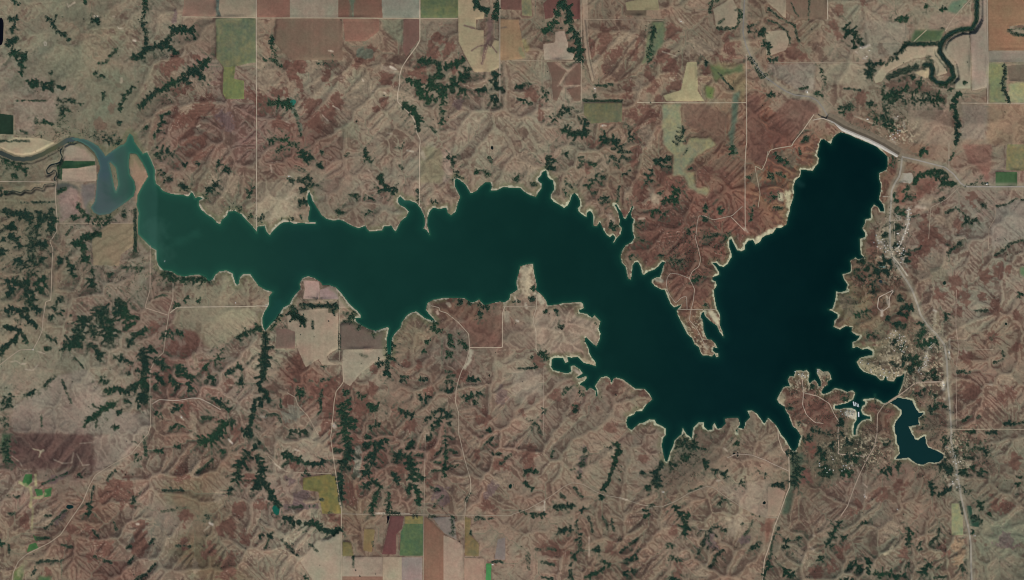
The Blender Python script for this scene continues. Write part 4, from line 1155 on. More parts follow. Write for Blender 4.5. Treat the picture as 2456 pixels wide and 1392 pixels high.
28 .9 1900 1360 1980 1360
28 .7 2100 1370 2180 1360
14 .9 1810 780 1930 785
20 .5 1990 200 2100 190
20 .4 2140 470 2160 430
60 .3 1400 960 1600 1010
90 .3 1300 600 1250 450
60 .3 950 200 850 250
30 .5 2400 60 2420 30
40 .3 500 1340 580 1380
@3 3
=valley_wood|bright and dark green thicket at the head of the south cove beside the straight lane
74 .75 240 170 270 300 270 400 240 460
30 .9 180 170 190 175
~
50 .8 340 40 420 30
=village_wood|dark rectangular wood blocks between the cabins south of the marina peninsula
60 .75 500 130 520 220
90 .75 560 300 540 350
40 .8 600 100 620 100
50 .8 750 80 800 60
44 .8 740 230 850 240
40 .6 850 170 880 170
44 .9 700 340 800 350
44 1 500 370 600 370
~
54 .9 1090 350 1170 330
40 .9 1230 300 1250 300
30 .6 1100 60 1180 60
=shore_wood|dark green thicket at the outlet of the small southeast lake arm, left of the highway
66 .9 1700 240 1720 300 1740 360
40 .7 1650 310 1660 320
40 .8 1560 460 1590 560
26 .9 1640 580 1700 540 1750 520
~
50 .8 1850 340 1900 360
36 .7 1950 300 1970 300
50 .8 2030 360 2060 330
50 .6 1650 40 1700 80
34 .7 1780 140 1810 160
50 .4 1880 80 1920 160
20 .8 1890 210 1960 215
20 .6 2390 400 2420 410
30 .6 2380 460 2400 480
50 .8 2020 640 2060 700
50 .7 1960 780 2040 830
30 .6 2110 760 2130 760
36 .8 1950 940 1970 940
18 .9 1850 640 1860 750
26 .9 50 480 140 480
26 .9 160 1010 190 1015
26 .9 150 1065 190 1075
46 .9 620 960 560 1040 620 1060
36 .9 710 970 740 990
46 .8 480 1190 520 1170
46 .9 160 1290 210 1330 240 1340
36 .8 10 1240 20 1260
40 1 960 1190 960 1250 950 1310
54 1 1030 1330 1120 1320 1160 1330
34 .9 780 1250 850 1240 880 1300
26 .9 700 1390 800 1380
44 .9 1200 1350 1300 1350
44 .8 1340 900 1360 1000 1350 1060
30 .6 1460 1050 1440 1100
54 .9 1560 1220 1510 1270 1480 1320
30 .7 1330 1250 1350 1240
16 .9 1590 1365 1700 1355
24 .9 1850 1250 1870 1285
18 .8 100 880 60 960 30 1080 20 1180
34 .8 700 830 640 900 600 960
36 .7 900 840 930 840
26 .8 280 990 300 990
24 .8 1640 910 1600 990 1560 1030
16 .8 1430 1080 1460 1030
20 .7 1620 1280 1650 1240
60 .35 1950 120 2100 150
60 .3 1850 480 1920 560
@0 3
60 .6 60 40 70 250
24 .9 1380 30 1400 100 1400 180
44 .7 1300 190 1330 230
20 .8 1280 60 1300 65
28 .8 1490 145 1550 150
20 1 1110 340 1060 380 1040 430
14 1 905 490 880 600
44 1 860 640 860 750
26 .9 1290 590 1280 650
=ravine_wood|dark green wood along the top of the red slope near the bottom left
70 1 2090 10 1980 40 1930 70
~
30 .8 1680 90 1720 100
26 .9 2130 150 2150 150
=creek_wood|broken line of dark trees along the creek south of the winding crossing
60 .75 2380 180 2330 260 2280 330 2270 430
30 .6 2210 500 2210 560
36 .8 2440 100 2450 110
~
20 .9 1570 520 1750 520
18 .8 1220 1080 1260 1060
22 .8 1290 1130 1250 1220
20 .9 910 1165 1000 1200 1070 1215
20 .9 600 1200 400 1200 350 1250 310 1350
18 .9 80 580 180 590
18 .9 90 750 140 755
28 1 0 1000 20 1060
14 1 85 1050 95 1120
22 .9 1300 1385 1400 1330
18 .8 1560 730 1680 720
26 .6 2000 770 1960 820
30 .8 2430 500 2456 510
14 .7 420 465 560 400 640 360
14 .7 440 890 560 780 640 710
12 .8 440 770 500 772
14 .7 600 1050 690 1065
12 .8 760 370 810 415
20 .7 480 980 360 985
16 .5 1100 830 1120 900
14 .7 1440 1040 1480 990
14 .6 1430 1300 1500 1220
14 .6 1700 1060 1820 1060
20 .5 1700 700 1800 700
12 .8 900 910 940 960
20 .4 1900 350 2040 230
@1 3
=cedar_canyon|black comb-edged cedar valley just right of the straight road, lower centre
70 1 870 20 900 100 870 200 830 300
34 1 800 370 820 550 810 620
20 .9 760 130 820 140
20 .9 880 260 920 280
16 .9 900 150 930 165
=cedar_canyon|dark wooded valley of slanting fingers just right of the comb-edged valley
60 1 1200 60 1140 170 1100 280 1050 370
26 .9 1090 20 1060 30
24 .9 1100 70 1050 90
24 .9 1110 195 1060 215
26 .8 1240 30 1250 60
~
38 1 1020 490 1120 440 1180 460
42 .8 1210 500 1150 560 1120 680 1100 740
30 1 1310 360 1340 380 1360 460
=cedar_canyon|fork-legged dark cedar ravine right of the lane with pale verge
36 1 1500 60 1460 120
54 1 1350 190 1420 190 1470 200 1500 320 1500 420
30 1 1480 470 1460 550
30 1 1520 480 1560 610 1555 660
24 .9 1530 370 1600 420
20 .9 1520 190 1590 180
20 .9 1510 270 1580 265
~
40 .6 1270 560 1270 720
20 1 1260 745 1370 745
18 .9 1730 180 1790 120
18 .9 1850 130 1920 160
18 .8 1680 260 1760 260
18 .8 1690 345 1810 325
18 .8 1860 290 1930 290
30 .5 1820 30 1820 380
20 .8 1800 10 1900 30
30 .9 1640 40 1680 10
24 .9 2200 70 2260 30
22 .8 2280 180 2340 170
22 .8 2350 270 2440 190
40 .8 30 60 40 70
=valley_wood|dark green wood trailing down to the teal farm pond in the lower left middle
54 1 10 200 60 330 30 430 20 500
44 1 70 430 100 500 150 560 150 610
50 .9 190 650 215 645
~
=hillside_wood|dark eyebrow-shaped bank of cedars on the hillside above the olive field
42 1 260 180 380 230 440 250
28 .9 470 270 590 280 650 250
~
22 .9 260 290 310 250
18 .9 450 380 480 340 510 380
=cedar_woods|winding dark cedar rim on the hillside below the teal farm pond
34 .8 270 790 420 840
38 1 480 850 550 840 620 890 730 920 810 900
~
18 .6 260 1000 350 1100 400 1150
16 .5 520 1050 590 1110
40 .3 470 1350 480 1390
14 .9 1120 1020 1120 1060
14 1 2060 920 2060 950
28 .4 1880 780 1890 950
18 .9 1670 770 1710 775
20 .5 320 690 560 680
16 .7 2100 810 2140 770
20 1 610 610 640 620
14 .9 700 740 740 740
14 1 2265 1215 2380 1215
18 .6 560 840 540 820
14 .7 1700 690 1790 580
16 .6 1690 500 1760 520
14 .7 935 1170 940 1260
12 .8 1545 765 1550 785
12 .8 1508 770 1512 790
16 .6 2060 540 2010 640
16 .7 2280 800 2140 800
30 .5 40 960 150 960
16 .5 90 1080 150 960
@2 3
=creek_wood|crooked dark creek trees running south to the bend of the curved country road
26 1 1010 80 1040 170 980 230 990 270 960 350 930 440 880 520
~
32 .9 850 580 855 610
16 .8 975 80 985 110
=cove_wood|green wooded streak below the pointed inlet on the south shore
70 .8 1400 330 1380 400 1400 480
30 .9 1290 490 1310 510
30 .8 1430 260 1420 300
~
54 .5 1520 300 1560 260
=brush_wood|mottled dark brushland on the slope right of the pointed inlet
110 .55 1600 90 1750 100 1650 200
36 .8 1840 240 1860 300
~
28 .9 120 380 135 340 240 350
28 1 110 460 150 470 200 510
40 1 190 755 300 755
22 1 80 730 130 755
38 1 410 680 440 690 520 680 590 670
36 .9 660 720 700 710
44 .9 560 880 480 920 450 940
18 .8 540 960 560 900
34 .5 620 810 640 1000 670 1100
22 .8 730 780 750 830 770 920
18 .8 950 800 980 910
44 .9 790 1100 840 1090
20 .9 230 1095 410 1090
20 1 290 1215 400 1240
30 .8 640 1110 600 1150 570 1250
24 .8 560 1300 570 1380
28 1 700 1360 820 1310 880 1280
34 .9 860 1210 940 1240
24 .4 150 1130 160 1280
20 .8 1040 1120 1130 1040 1200 990
26 1 1080 1210 1190 1160
36 .9 1080 1330 1160 1300
36 .7 1510 1190 1620 1190
=creek_wood|dark tree clump and tail hanging south of the country road, right of the tiny crossing
44 1 1560 690 1580 700
46 1 1640 780 1660 900
30 .9 1600 740 1700 770
30 .8 1640 940 1660 930
~
30 .9 1270 720 1300 730 1280 790
18 .8 1300 690 1360 670
24 .8 1790 1120 1820 1060 1880 950 1950 860
24 .8 1960 860 2050 920
22 .8 1900 1250 1940 1190 1960 1140 2030 1100
18 .6 2310 820 2280 880 2230 960
26 .9 2300 1070 2350 1060
44 .5 2190 470 2220 460
34 .5 2020 380 2060 390
30 1 2410 1390 2440 1250 2456 1220
26 1 1510 1370 1600 1390
34 .9 2140 80 2170 90
18 .9 2210 850 2215 850
20 1 290 1360 380 1375
26 .3 1980 640 2060 620
20 .9 470 570 510 600
18 .8 600 500 670 590
28 .9 1240 360 1250 350
24 .6 640 400 700 130
16 .7 560 340 600 320
14 .6 400 150 380 200
40 .4 1940 330 2060 370
40 .5 2360 340 2440 380
14 .6 1700 540 1820 490
14 .8 2290 750 2370 780
20 .5 880 780 920 900
30 .4 1560 1060 1480 1050
"""
# ------------------------------------------------------------------ set-up
import bpy, math, random, time
import numpy as np
T0 = time.time()
rng = np.random.default_rng(7)
random.seed(7)
PX = 8.0                        # metres on the ground for one survey unit
CU, CV = 1228.0, 696.0
S = 2                           # grid step, survey units
U0, V0, U1, V1 = -140, -120, 2596, 1512
NX, NY = (U1 - U0) // S + 1, (V1 - V0) // S + 1
UU = (U0 + S * np.arange(NX)).astype(np.float32)
VV = (V0 + S * np.arange(NY)).astype(np.float32)
GU, GV = np.meshgrid(UU, VV)
SUN_EL, SUN_AZ = 33.0, 152.0    # degrees; azimuth clockwise from north
KEXP = 0.82                     # picture brightness of a white flat card

scene = bpy.context.scene
col = scene.collection

def lin(c):
    c = np.asarray(c, dtype=np.float32) / 255.0
    return np.where(c <= 0.04045, c / 12.92, ((np.maximum(c, 0) + 0.055) / 1.055) ** 2.4)

def alb(c):
    return np.clip(lin(c) / KEXP, 0.0, 0.9)

def to_world(u, v):
    return (np.asarray(u) - CU) * PX, (CV - np.asarray(v)) * PX

def parse(tokens):
    """'@c r x y x y ...' -> survey points"""
    pts, c, r, i = [], 0, 0, 0
    while i < len(tokens):
        if tokens[i][0] == '@':
            if len(tokens[i]) > 1:
                c = int(tokens[i][1:]); r = int(tokens[i + 1]); i += 2
            else:
                c, r = int(tokens[i + 1]), int(tokens[i + 2]); i += 3
            continue
        pts.append((614 * c + float(tokens[i]) / 4, 348 * r + float(tokens[i + 1]) / 4)); i += 2
    return pts

def sheet(c, r, x, y):
    return 614 * c + x / 4.0, 348 * r + y / 4.0

# ------------------------------------------------------------------ raster tools
def smooth01(x):
    x = np.clip(x, 0, 1); return x * x * (3 - 2 * x)

def vnoise(scale, seed, shape=None, gu=None, gv=None):
    gu = UU if gu is None else gu; gv = VV if gv is None else gv
    r = np.random.default_rng(seed)
    off = r.random(2) * 50
    x = (gu - U0) / scale + off[0]; y = (gv - V0) / scale + off[1]
    lat = r.random((int(y.max()) + 3, int(x.max()) + 3)).astype(np.float32)
    xi = x.astype(int); yi = y.astype(int)
    fx = smooth01(x - xi).astype(np.float32); fy = smooth01(y - yi).astype(np.float32)[:, None]
    a = lat[yi][:, xi] * (1 - fx) + lat[yi][:, xi + 1] * fx
    b = lat[yi + 1][:, xi] * (1 - fx) + lat[yi + 1][:, xi + 1] * fx
    return (a * (1 - fy) + b * fy) * 2 - 1

def fbm(scale, octs, seed, gain=0.55):
    out = np.zeros((NY, NX), np.float32); a = 1.0; t = 0
    for k in range(octs):
        out += a * vnoise(scale / 2 ** k, seed * 31 + k); t += a; a *= gain
    return out / t

def window(pts, R):
    us = [p[0] for p in pts]; vs = [p[1] for p in pts]
    i0 = max(0, int((min(us) - R - U0) // S)); i1 = min(NX, int((max(us) + R - U0) // S) + 2)
    j0 = max(0, int((min(vs) - R - V0) // S)); j1 = min(NY, int((max(vs) + R - V0) // S) + 2)
    return slice(j0, max(j0, j1)), slice(i0, max(i0, i1))

def seg_dist(px, py, pts):
    d = np.full(px.shape, 1e9, np.float32)
    if len(pts) == 1: pts = [pts[0], pts[0]]
    for (ax, ay), (bx, by) in zip(pts[:-1], pts[1:]):
        vx, vy = bx - ax, by - ay; L = vx * vx + vy * vy + 1e-9
        t = np.clip(((px - ax) * vx + (py - ay) * vy) / L, 0, 1)
        np.minimum(d, (px - ax - t * vx) ** 2 + (py - ay - t * vy) ** 2, out=d)
    return np.sqrt(d)

def stroke(pts, R):
    w = window(pts, R)
    return w, seg_dist(GU[w], GV[w], pts)

def far_dist(lines, R):
    """distance to many polylines, right up to R"""
    out = np.full((NY, NX), R, np.float32)
    for pts in lines:
        for k in range(len(pts) - 1):
            w, d = stroke(pts[k:k + 2], R)
            out[w] = np.minimum(out[w], d)
    return out

def poly_mask(pts, du=0.0, dv=0.0, ni=NX, nj=NY):
    P = np.array(pts, dtype=np.float64); Q = np.roll(P, -1, axis=0)
    m = np.zeros((nj, ni), bool)
    j0 = max(0, int((P[:, 1].min() - V0 - dv) // S)); j1 = min(nj - 1, int((P[:, 1].max() - V0 - dv) // S) + 1)
    us = U0 + du + S * np.arange(ni)
    for j in range(j0, j1 + 1):
        y = V0 + dv + S * j + 1e-4
        c = (P[:, 1] <= y) != (Q[:, 1] <= y)
        if not c.any(): continue
        xs = np.sort(P[c, 0] + (y - P[c, 1]) / (Q[c, 1] - P[c, 1]) * (Q[c, 0] - P[c, 0]))
        m[j] = (np.searchsorted(xs, us) % 2) == 1
    return m

def blur(a, n=1):
    for _ in range(n):
        p = np.pad(a, 1, mode='edge')
        a = (p[1:-1, 1:-1] * 4 + 2 * (p[:-2, 1:-1] + p[2:, 1:-1] + p[1:-1, :-2] + p[1:-1, 2:])
             + p[:-2, :-2] + p[:-2, 2:] + p[2:, :-2] + p[2:, 2:]) / 16
    return a

def dilate(m, n=1):
    for _ in range(n):
        p = np.pad(m, 1)
        m = p[1:-1, 1:-1] | p[:-2, 1:-1] | p[2:, 1:-1] | p[1:-1, :-2] | p[1:-1, 2:] | p[:-2, :-2] | p[:-2, 2:] | p[2:, :-2] | p[2:, 2:]
    return m

# ------------------------------------------------------------------ read the survey
lake_pts = parse(LAKE.split()); isle_pts = parse(ISLE.split()); arm_pts = parse(ARM.split())
river_pts = parse(RIVER.split()); oxbow_pts = parse(OXBOW.split())
creek_lines = [parse(l.split()) for l in CREEKS.strip().splitlines()]
roads = []
for l in ROADS.strip().splitlines():
    t = l.split(); roads.append((float(t[0]), tuple(map(float, t[1:4])), t[4], parse(t[5:])))
fields = []
for l in FIELDS.strip().splitlines():
    t = l.split(); fields.append((t[0], tuple(map(float, t[1:4])), t[4], parse(t[5:])))
pales = []
for l in PALE.strip().splitlines():
    t = l.split(); pales.append((tuple(map(float, t[:3])), float(t[3]), float(t[4]) / 4, parse(t[5:])))
groves = []                     # [name, label, [(width, density, pts)]]
scrub = {}
cur = None; sc = (0, 0)
for l in WOODS.strip().splitlines():
    if l[0] == '@': sc = tuple(map(int, l[1:].split())); cur = None
    elif l[0] == '=':
        n, lab = l[1:].split('|'); cur = [n, lab, []]; groves.append(cur)
    elif l[0] == '~': cur = None
    else:
        t = l.split(); p = [sheet(*sc, float(t[k]), float(t[k + 1])) for k in range(2, len(t), 2)]
        it = (float(t[0]) / 4, float(t[1]), p)
        if cur is None: scrub.setdefault(sc, []).append(it)
        else: cur[2].append(it)
frng = random.Random(11)
def wiggle(pts, amp):
    out = [pts[0]]
    for (ax, ay), (bx, by) in zip(pts[:-1], pts[1:]):
        L_ = math.dist((ax, ay), (bx, by)); n = max(1, int(L_ / 4.5))
        for k in range(1, n + 1):
            t = k / n; o = frng.gauss(0, amp) if k < n else frng.gauss(0, amp * 0.4)
            out.append((ax + (bx - ax) * t - (by - ay) / max(L_, .1) * o, ay + (by - ay) * t + (bx - ax) / max(L_, .1) * o))
    return out
def feathered(it):
    """a wood grows up the side gullies: short tapering spurs off the main line"""
    wd, dn, pts = it
    pts = wiggle(pts, min(1.5, 0.5 + wd * 0.10))
    if wd <= 5: return [(wd * frng.uniform(0.6, 0.85), dn * 0.8, pts)]  # thin lines: sparse scrub, many standing in for dark shadow lines
    out = [(wd * 0.58 if wd > 6 else wd, dn, pts)]
    if wd < 5.5: return out
    L = [math.dist(a, b) for a, b in zip(pts[:-1], pts[1:])]
    tot = sum(L); n = int(tot / 4.6) + 2; lean = frng.uniform(0.3, 1.0) * frng.choice((-1, 1))
    for k in range(n):
        s_ = frng.uniform(-0.02, 1.02) * tot; i = 0
        while i < len(L) - 1 and s_ > L[i]: s_ -= L[i]; i += 1
        (ax, ay), (bx, by) = pts[i], pts[i + 1]; d = max(L[i], 1e-3); tx, ty = (bx - ax) / d, (by - ay) / d
        x, y = ax + tx * s_, ay + ty * s_; sd = frng.choice((-1, 1))
        a = math.atan2(ty, tx) + sd * (1.25 - 0.55 * lean * sd * 0 + frng.uniform(-0.45, 0.3))
        ln = wd * frng.uniform(0.35, 1.05) + 1; bend = frng.uniform(-0.5, 0.5)
        p1 = (x + math.cos(a) * ln * .55, y + math.sin(a) * ln * .55)
        p2 = (p1[0] + math.cos(a + bend) * ln * .5, p1[1] + math.sin(a + bend) * ln * .5)
        out.append((frng.uniform(1.2, 2.6) * (wd / 12) ** .4, min(1, dn + .1), [(x, y), p1])); out.append((frng.uniform(0.8, 1.5), min(1, dn + .05), [p1, p2]))
    return out
for g in groves:
    if g[0] not in ('shelterbelt', 'river_wood'): g[2] = [f for it in g[2] for f in feathered(it)]
for k_ in scrub: scrub[k_] = [f for it in scrub[k_] for f in feathered((it[0] * 0.9, it[1] * 0.72, it[2]))]
strokes = [s for g in groves for s in g[2]] + [s for v in scrub.values() for s in v]

# ------------------------------------------------------------------ water masks and distances
lake_m = poly_mask(lake_pts) & ~poly_mask(isle_pts)
arm_m = poly_mask(arm_pts)
water_m = lake_m | arm_m
shore_d = far_dist([lake_pts + lake_pts[:1], arm_pts + arm_pts[:1], isle_pts + isle_pts[:1]], 90.0)
w_river = np.full((NY, NX), 99, np.float32); w, d = stroke(river_pts, 40); w_river[w] = d
ne_river = np.full((NY, NX), 99, np.float32); w, d = stroke(creek_lines[1], 40); ne_river[w] = d
river_m = (w_river < 4.6) & ~water_m
ne_m = ne_river < 3.0
print('survey', round(time.time() - T0, 1))

# ------------------------------------------------------------------ relief: stream erosion over the whole sheet
field_flat = np.zeros((NY, NX), np.float32)
field_cells = np.full((NY - 1, NX - 1), -1, np.int32)
for k, f in enumerate(fields):
    m = poly_mask(f[3], 1.0, 1.0, NX - 1, NY - 1)
    field_cells[m] = k
    if not (f[0].endswith('pasture') or f[0] in ('grassy_waterway', 'valley_meadow', 'marsh')):
        field_flat[:-1, :-1][m] = 1
field_flat = blur(field_flat, 4)

wood_w = np.zeros((NY, NX), np.float32)
warp1 = fbm(14, 3, 5)
for wd, dn, pts in strokes:
    w, d = stroke(pts, wd * 2.6 + 6)
    e_ = (d + 1.2 * warp1[w] * (1 + wd / 10)) / (wd * 0.5 + 1.3)
    wood_w[w] = np.maximum(wood_w[w], (0.35 + 0.65 * dn) * np.maximum(np.clip(1.45 - 0.75 * e_, 0, 1), 0.42 * np.exp(-np.maximum(e_, 0) / 2.2) * (wd > 4)))

def erode(z, base, zbase, Kf, U, iters, dx, diff):
    ny, nx = z.shape; n = ny * nx
    ids = np.arange(n).reshape(ny, nx)
    base_f = base.ravel(); Kf = Kf.ravel()
    nb = [(-1, -1), (-1, 0), (-1, 1), (0, -1), (0, 1), (1, -1), (1, 0), (1, 1)]
    for it in range(iters):
        zp = np.pad(z, 1, constant_values=1e9); ip = np.pad(ids, 1, mode='edge')
        best = np.zeros((ny, nx), np.float32); rec = ids.copy()
        for dj, di in nb:
            L = dx * math.hypot(dj, di)
            s = (z - zp[1 + dj:1 + dj + ny, 1 + di:1 + di + nx]) / L
            m = s > best
            best[m] = s[m]; rec[m] = ip[1 + dj:1 + dj + ny, 1 + di:1 + di + nx][m]
        rec = rec.ravel(); rec[base_f] = np.arange(n)[base_f]
        depth = (rec != np.arange(n)).astype(np.int32); p = rec.copy()
        while True:
            q = p[p]
            if (q == p).all(): break
            depth = depth + depth[p]; p = q
        order = np.argsort(depth, kind='stable'); cnt = np.bincount(depth); ends = np.cumsum(cnt)
        area = np.full(n, dx * dx, np.float64)
        for L in range(len(cnt) - 1, 0, -1):
            idx = order[ends[L - 1]:ends[L]]
            np.add.at(area, rec[idx], area[idx])
        zf = z.ravel().astype(np.float64)
        zf = zf + U * (~base_f)
        dist = np.where(np.abs(rec - np.arange(n)) % nx % (nx - 2) <= 0, dx, dx)
        F = Kf * np.power(area, 0.42) / dist
        for L in range(1, len(cnt)):
            idx = order[ends[L - 1]:ends[L]]
            zf[idx] = (zf[idx] + F[idx] * zf[rec[idx]]) / (1 + F[idx])
        z = zf.reshape(ny, nx).astype(np.float32)
        z[base] = zbase[base]
        zp = np.pad(z, 1, mode='edge')
        lap = zp[:-2, 1:-1] + zp[2:, 1:-1] + zp[1:-1, :-2] + zp[1:-1, 2:] - 4 * z
        z = z + diff * np.clip(lap, -20, 20) * (~base)
    return z, area.reshape(ny, nx)

RELIEF = 1.65
zb = np.where(ne_m, -12.0, np.where(river_m, 0.5, -5.0)).astype(np.float32)
base = water_m | river_m | ne_m
edge = np.zeros((NY, NX), bool); edge[0] = edge[-1] = True; edge[:, 0] = edge[:, -1] = True
zb[edge & ~base] = 22; base = base | edge
rise = 46 * (1 - np.exp(-shore_d / 55.0))
z0 = rise + 16 * fbm(220, 4, 3) + 5 * fbm(18, 3, 4) - 9 * wood_w
VALLEYS = '''@1 2 1280 480 1250 850 1290 1040 1260 1392;@1 3 1290 0 1280 380 1270 740;@1 2 1780 500 1790 1150 1810 1392;@1 3 1810 0 1830 420;@1 2 830 960 850 1392;@1 3 870 0 820 640;@0 2 1900 900 1880 1392;@0 3 1870 0 1860 500 1870 900 1880 1392
@0 3 2330 260 2250 500 2130 700 2100 1000 2260 1392;@2 3 620 700 640 1000 600 1392;@2 3 870 600 850 1000 900 1392;@2 3 1010 80 960 350 870 570;@0 2 200 0 190 400 0 620;@1 0 350 960 440 1200 480 1392;@1 1 480 0 500 480;@1 0 1790 850 1790 1190 1750 1392;@2 1 1040 0 1030 560;@2 1 1340 250 1160 590
@0 2 1390 560 1370 900 1230 970 860 1230;@2 3 1580 700 1660 950 1740 1392;@3 3 680 780 560 1040 500 1392;@3 3 1350 800 1350 1100 1100 1350;@0 0 1400 0 1400 460 1250 830 1150 1050;@0 0 2000 570 1640 810 1340 1030;@1 2 60 850 30 960 90 1392;@1 3 60 0 40 400 190 700;@3 2 1600 490 1440 530 1340 760;@2 3 420 0 300 600 250 1392;@0 3 1200 400 1000 700 900 1100'''
for l in VALLEYS.replace('\n', ';').split(';'):
    w, d = stroke(wiggle(wiggle(parse(l.split()), 2.2), 1.2), 30)
    z0[w] -= 13 * np.clip(1 - d / 22, 0, 1)
z0 = np.where(base, zb, z0)
Kmap = 0.12 * (1 - 0.75 * field_flat) * np.exp(0.6 * fbm(120, 3, 9)) * (1 + 1.2 * wood_w)
# coarse passes first, then the full grid
def up(a, q):
    jj = np.minimum(np.arange(NY) / q, a.shape[0] - 1.001); ii = np.minimum(np.arange(NX) / q, a.shape[1] - 1.001)
    j = jj.astype(int); i = ii.astype(int); fj = (jj - j)[:, None]; fi = ii - i
    return ((a[j][:, i] * (1 - fi) + a[j][:, i + 1] * fi) * (1 - fj) + (a[j + 1][:, i] * (1 - fi) + a[j + 1][:, i + 1] * fi) * fj).astype(np.float32)
z = z0
for q, its, jit in ((4, 130, 1.5), (2, 60, 1.2), (1, 24, 0.8)):
    c0 = (slice(None, None, q), slice(None, None, q))
    zc = (z + jit * fbm(7 * q, 2, 17 + q))[c0]; bc = base[c0].copy()
    bc[0] = bc[-1] = True; bc[:, 0] = bc[:, -1] = True
    zbc = np.where(base[c0], zb[c0], 22).astype(np.float32)
    zc, area = erode(np.where(bc, zbc, zc), bc, zbc, Kmap[c0], 0.6, its, PX * S * q, 0.045)
    z = up(zc, q) if q > 1 else zc
    z = np.where(base, zb, z)
print('erosion', round(time.time() - T0, 1), float(z.min()), float(z.max()), float(np.percentile(z, 50)))
def wide(a_, n):
    """broad blur done on a quarter-size copy"""
    c_ = blur(a_, 2)[::4, ::4]; return up_to(blur(c_, n), 4)
up_to = up
RMAP = """100 100 .35;250 150 .4;430 120 .6;560 150 .6;700 90 .35;900 90 .5;1080 200 .9;1060 80 .6;1300 80 .4;1480 120 .6;1680 120 .6;1900 60 .5;2050 100 .6;2300 100 .15;2380 200 .2;2250 330 .35;2100 230 .3
80 250 .3;200 240 .3;430 300 .9;560 300 .9;700 330 1;900 250 .8;900 400 .6;1150 330 .7;1300 330 .8;1480 380 1;1680 300 .55;1850 320 .7;1700 450 .7;1300 430 .7;700 500 .35;850 500 .7;550 450 .7
60 420 .2;200 380 .1;60 550 .8;60 700 .9;250 700 .8;300 600 .4;200 850 .45;250 950 .5;60 900 .5;450 680 .5;500 760 .3;560 850 .8;700 780 .25;720 880 .7;880 860 .4;1000 820 .7;1150 780 .35;1350 760 .5;1300 950 .5
1450 960 .6;1620 560 .9;1680 700 .8;2080 700 .9;2250 600 .75;2350 750 .8;2350 900 .8;2350 450 .5;2180 900 .8;1950 980 .6;2080 1050 .7;470 950 1;650 1000 .8;850 1050 1.1;1000 1000 1;1150 1000 1;1250 1100 .9;1450 1080 .8;1620 1060 .7;1800 1100 .5
100 1080 .7;280 1080 .4;450 1150 1;130 1200 .6;300 1250 1;400 1250 .7;520 1300 1.1;650 1300 .9;750 1350 .5;700 1180 .7;850 1200 1;1050 1180 1;950 1300 .2;1150 1320 .3;1280 1250 1;1450 1300 1.1;1650 1280 1.1;1800 1230 .5;1950 1250 1.1;2100 1280 1;2250 1330 1.1;2400 1150 1;2400 1330 .8;2150 1150 .5"""
rp_ = np.array([list(map(float, e.split())) for e in RMAP.replace('\n', ';').split(';')], np.float32)
cu_ = np.arange(U0, U1 + 33, 32, dtype=np.float32); cv_ = np.arange(V0, V1 + 33, 32, dtype=np.float32)
mu_, mv_ = np.meshgrid(cu_, cv_)
wg_ = 1.0 / (((mu_[..., None] - rp_[:, 0]) ** 2 + (mv_[..., None] - rp_[:, 1]) ** 2) + 400.0) ** 1.6
rmap = up_to((wg_ * rp_[:, 2]).sum(2) / wg_.sum(2), 16)
z = blur(z, 1)
zs = wide(z, 6); zss = wide(z, 60); zm = blur(z, 5)
z = zs + ((0.72 + 0.5 * rmap) * (z - zm) + 0.78 * (zm - zs)) * rmap * RELIEF       # soften the finest rills, keep the hills
z = z * (1 - 0.92 * field_flat) + zss * 0.92 * field_flat
# shore, lake bed, rivers
land = ~water_m
z = np.where(water_m, -0.6 - np.minimum(shore_d * 0.9, 14), np.maximum(z, 0.7 + 0.55 * np.minimum(shore_d, 12)))
z = np.where((ne_river < 14) & land, np.minimum(z, -10 + 1.6 * np.maximum(ne_river - 3.5, -1)), z)
z = np.where((w_river < 12) & land, np.minimum(z, 0.2 + 0.5 * (w_river - 5.2)), z)
# the dam stands between the lake and low ground
DAM = parse('@3 0 560 1146 620 1172 720 1234 860 1294 960 1334 1060 1384 @3 1 1100 12 1180 62 1250 104'.split())
w, d = stroke(DAM, 60)
down = (GV[w] < 285 + (GU[w] - 1985) * 0.53 + 3) & (GU[w] > 1960)
tz = smooth01(1.25 - d / 34.0) * down * land[w]
z[w] = z[w] * (1 - tz) + (1.0 + 0.1 * np.maximum(d - 8, 0)) * tz
ponds = []
for e in PONDS.strip().replace('\n', ';').split(';'):
    t = list(map(float, e.split())); pu, pv = sheet(int(t[0]), int(t[1]), t[2], t[3])
    ponds.append((pu, pv, t[4] / 4, t[5] / 4, t[6:9]))
def zat(u, v):
    x = np.clip((np.asarray(u, np.float32) - U0) / S, 0, NX - 1.001); y = np.clip((np.asarray(v, np.float32) - V0) / S, 0, NY - 1.001)
    i = x.astype(int); j = y.astype(int); fx = x - i; fy = y - j
    return (z[j, i] * (1 - fx) + z[j, i + 1] * fx) * (1 - fy) + (z[j + 1, i] * (1 - fx) + z[j + 1, i + 1] * fx) * fy
pond_lv = []
for pu, pv, ru, rv, c in ponds:
    R = max(ru, rv) + 6
    w = window([(pu, pv)], R)
    e = np.sqrt(((GU[w] - pu) / (ru + 1.2)) ** 2 + ((GV[w] - pv) / (rv + 1.2)) ** 2)
    lv = float(np.median(z[w][e < 1.3])) if (e < 1.3).any() else float(zat(pu, pv))
    k = smooth01(1.9 - e)
    z[w] = z[w] * (1 - k) + (lv - 1.5 + 2.5 * np.clip(e - 0.8, 0, 1)) * k
    pond_lv.append(lv)
bp = parse(BLACKPOND.split()); bm = blur(poly_mask(bp).astype(np.float32), 2); bp_lv = float(zat(*np.mean(bp, axis=0)))
z = z * (1 - bm) + (bp_lv - 1.5) * bm
wm = np.zeros((NY, NX), np.float32)
for pts in [oxbow_pts, creek_lines[0]]:
    w, d = stroke(pts, 14); k = smooth01(1.3 - d / 7); z[w] = z[w] * (1 - k) + (zs[w] * 0.4 + 0.5) * k
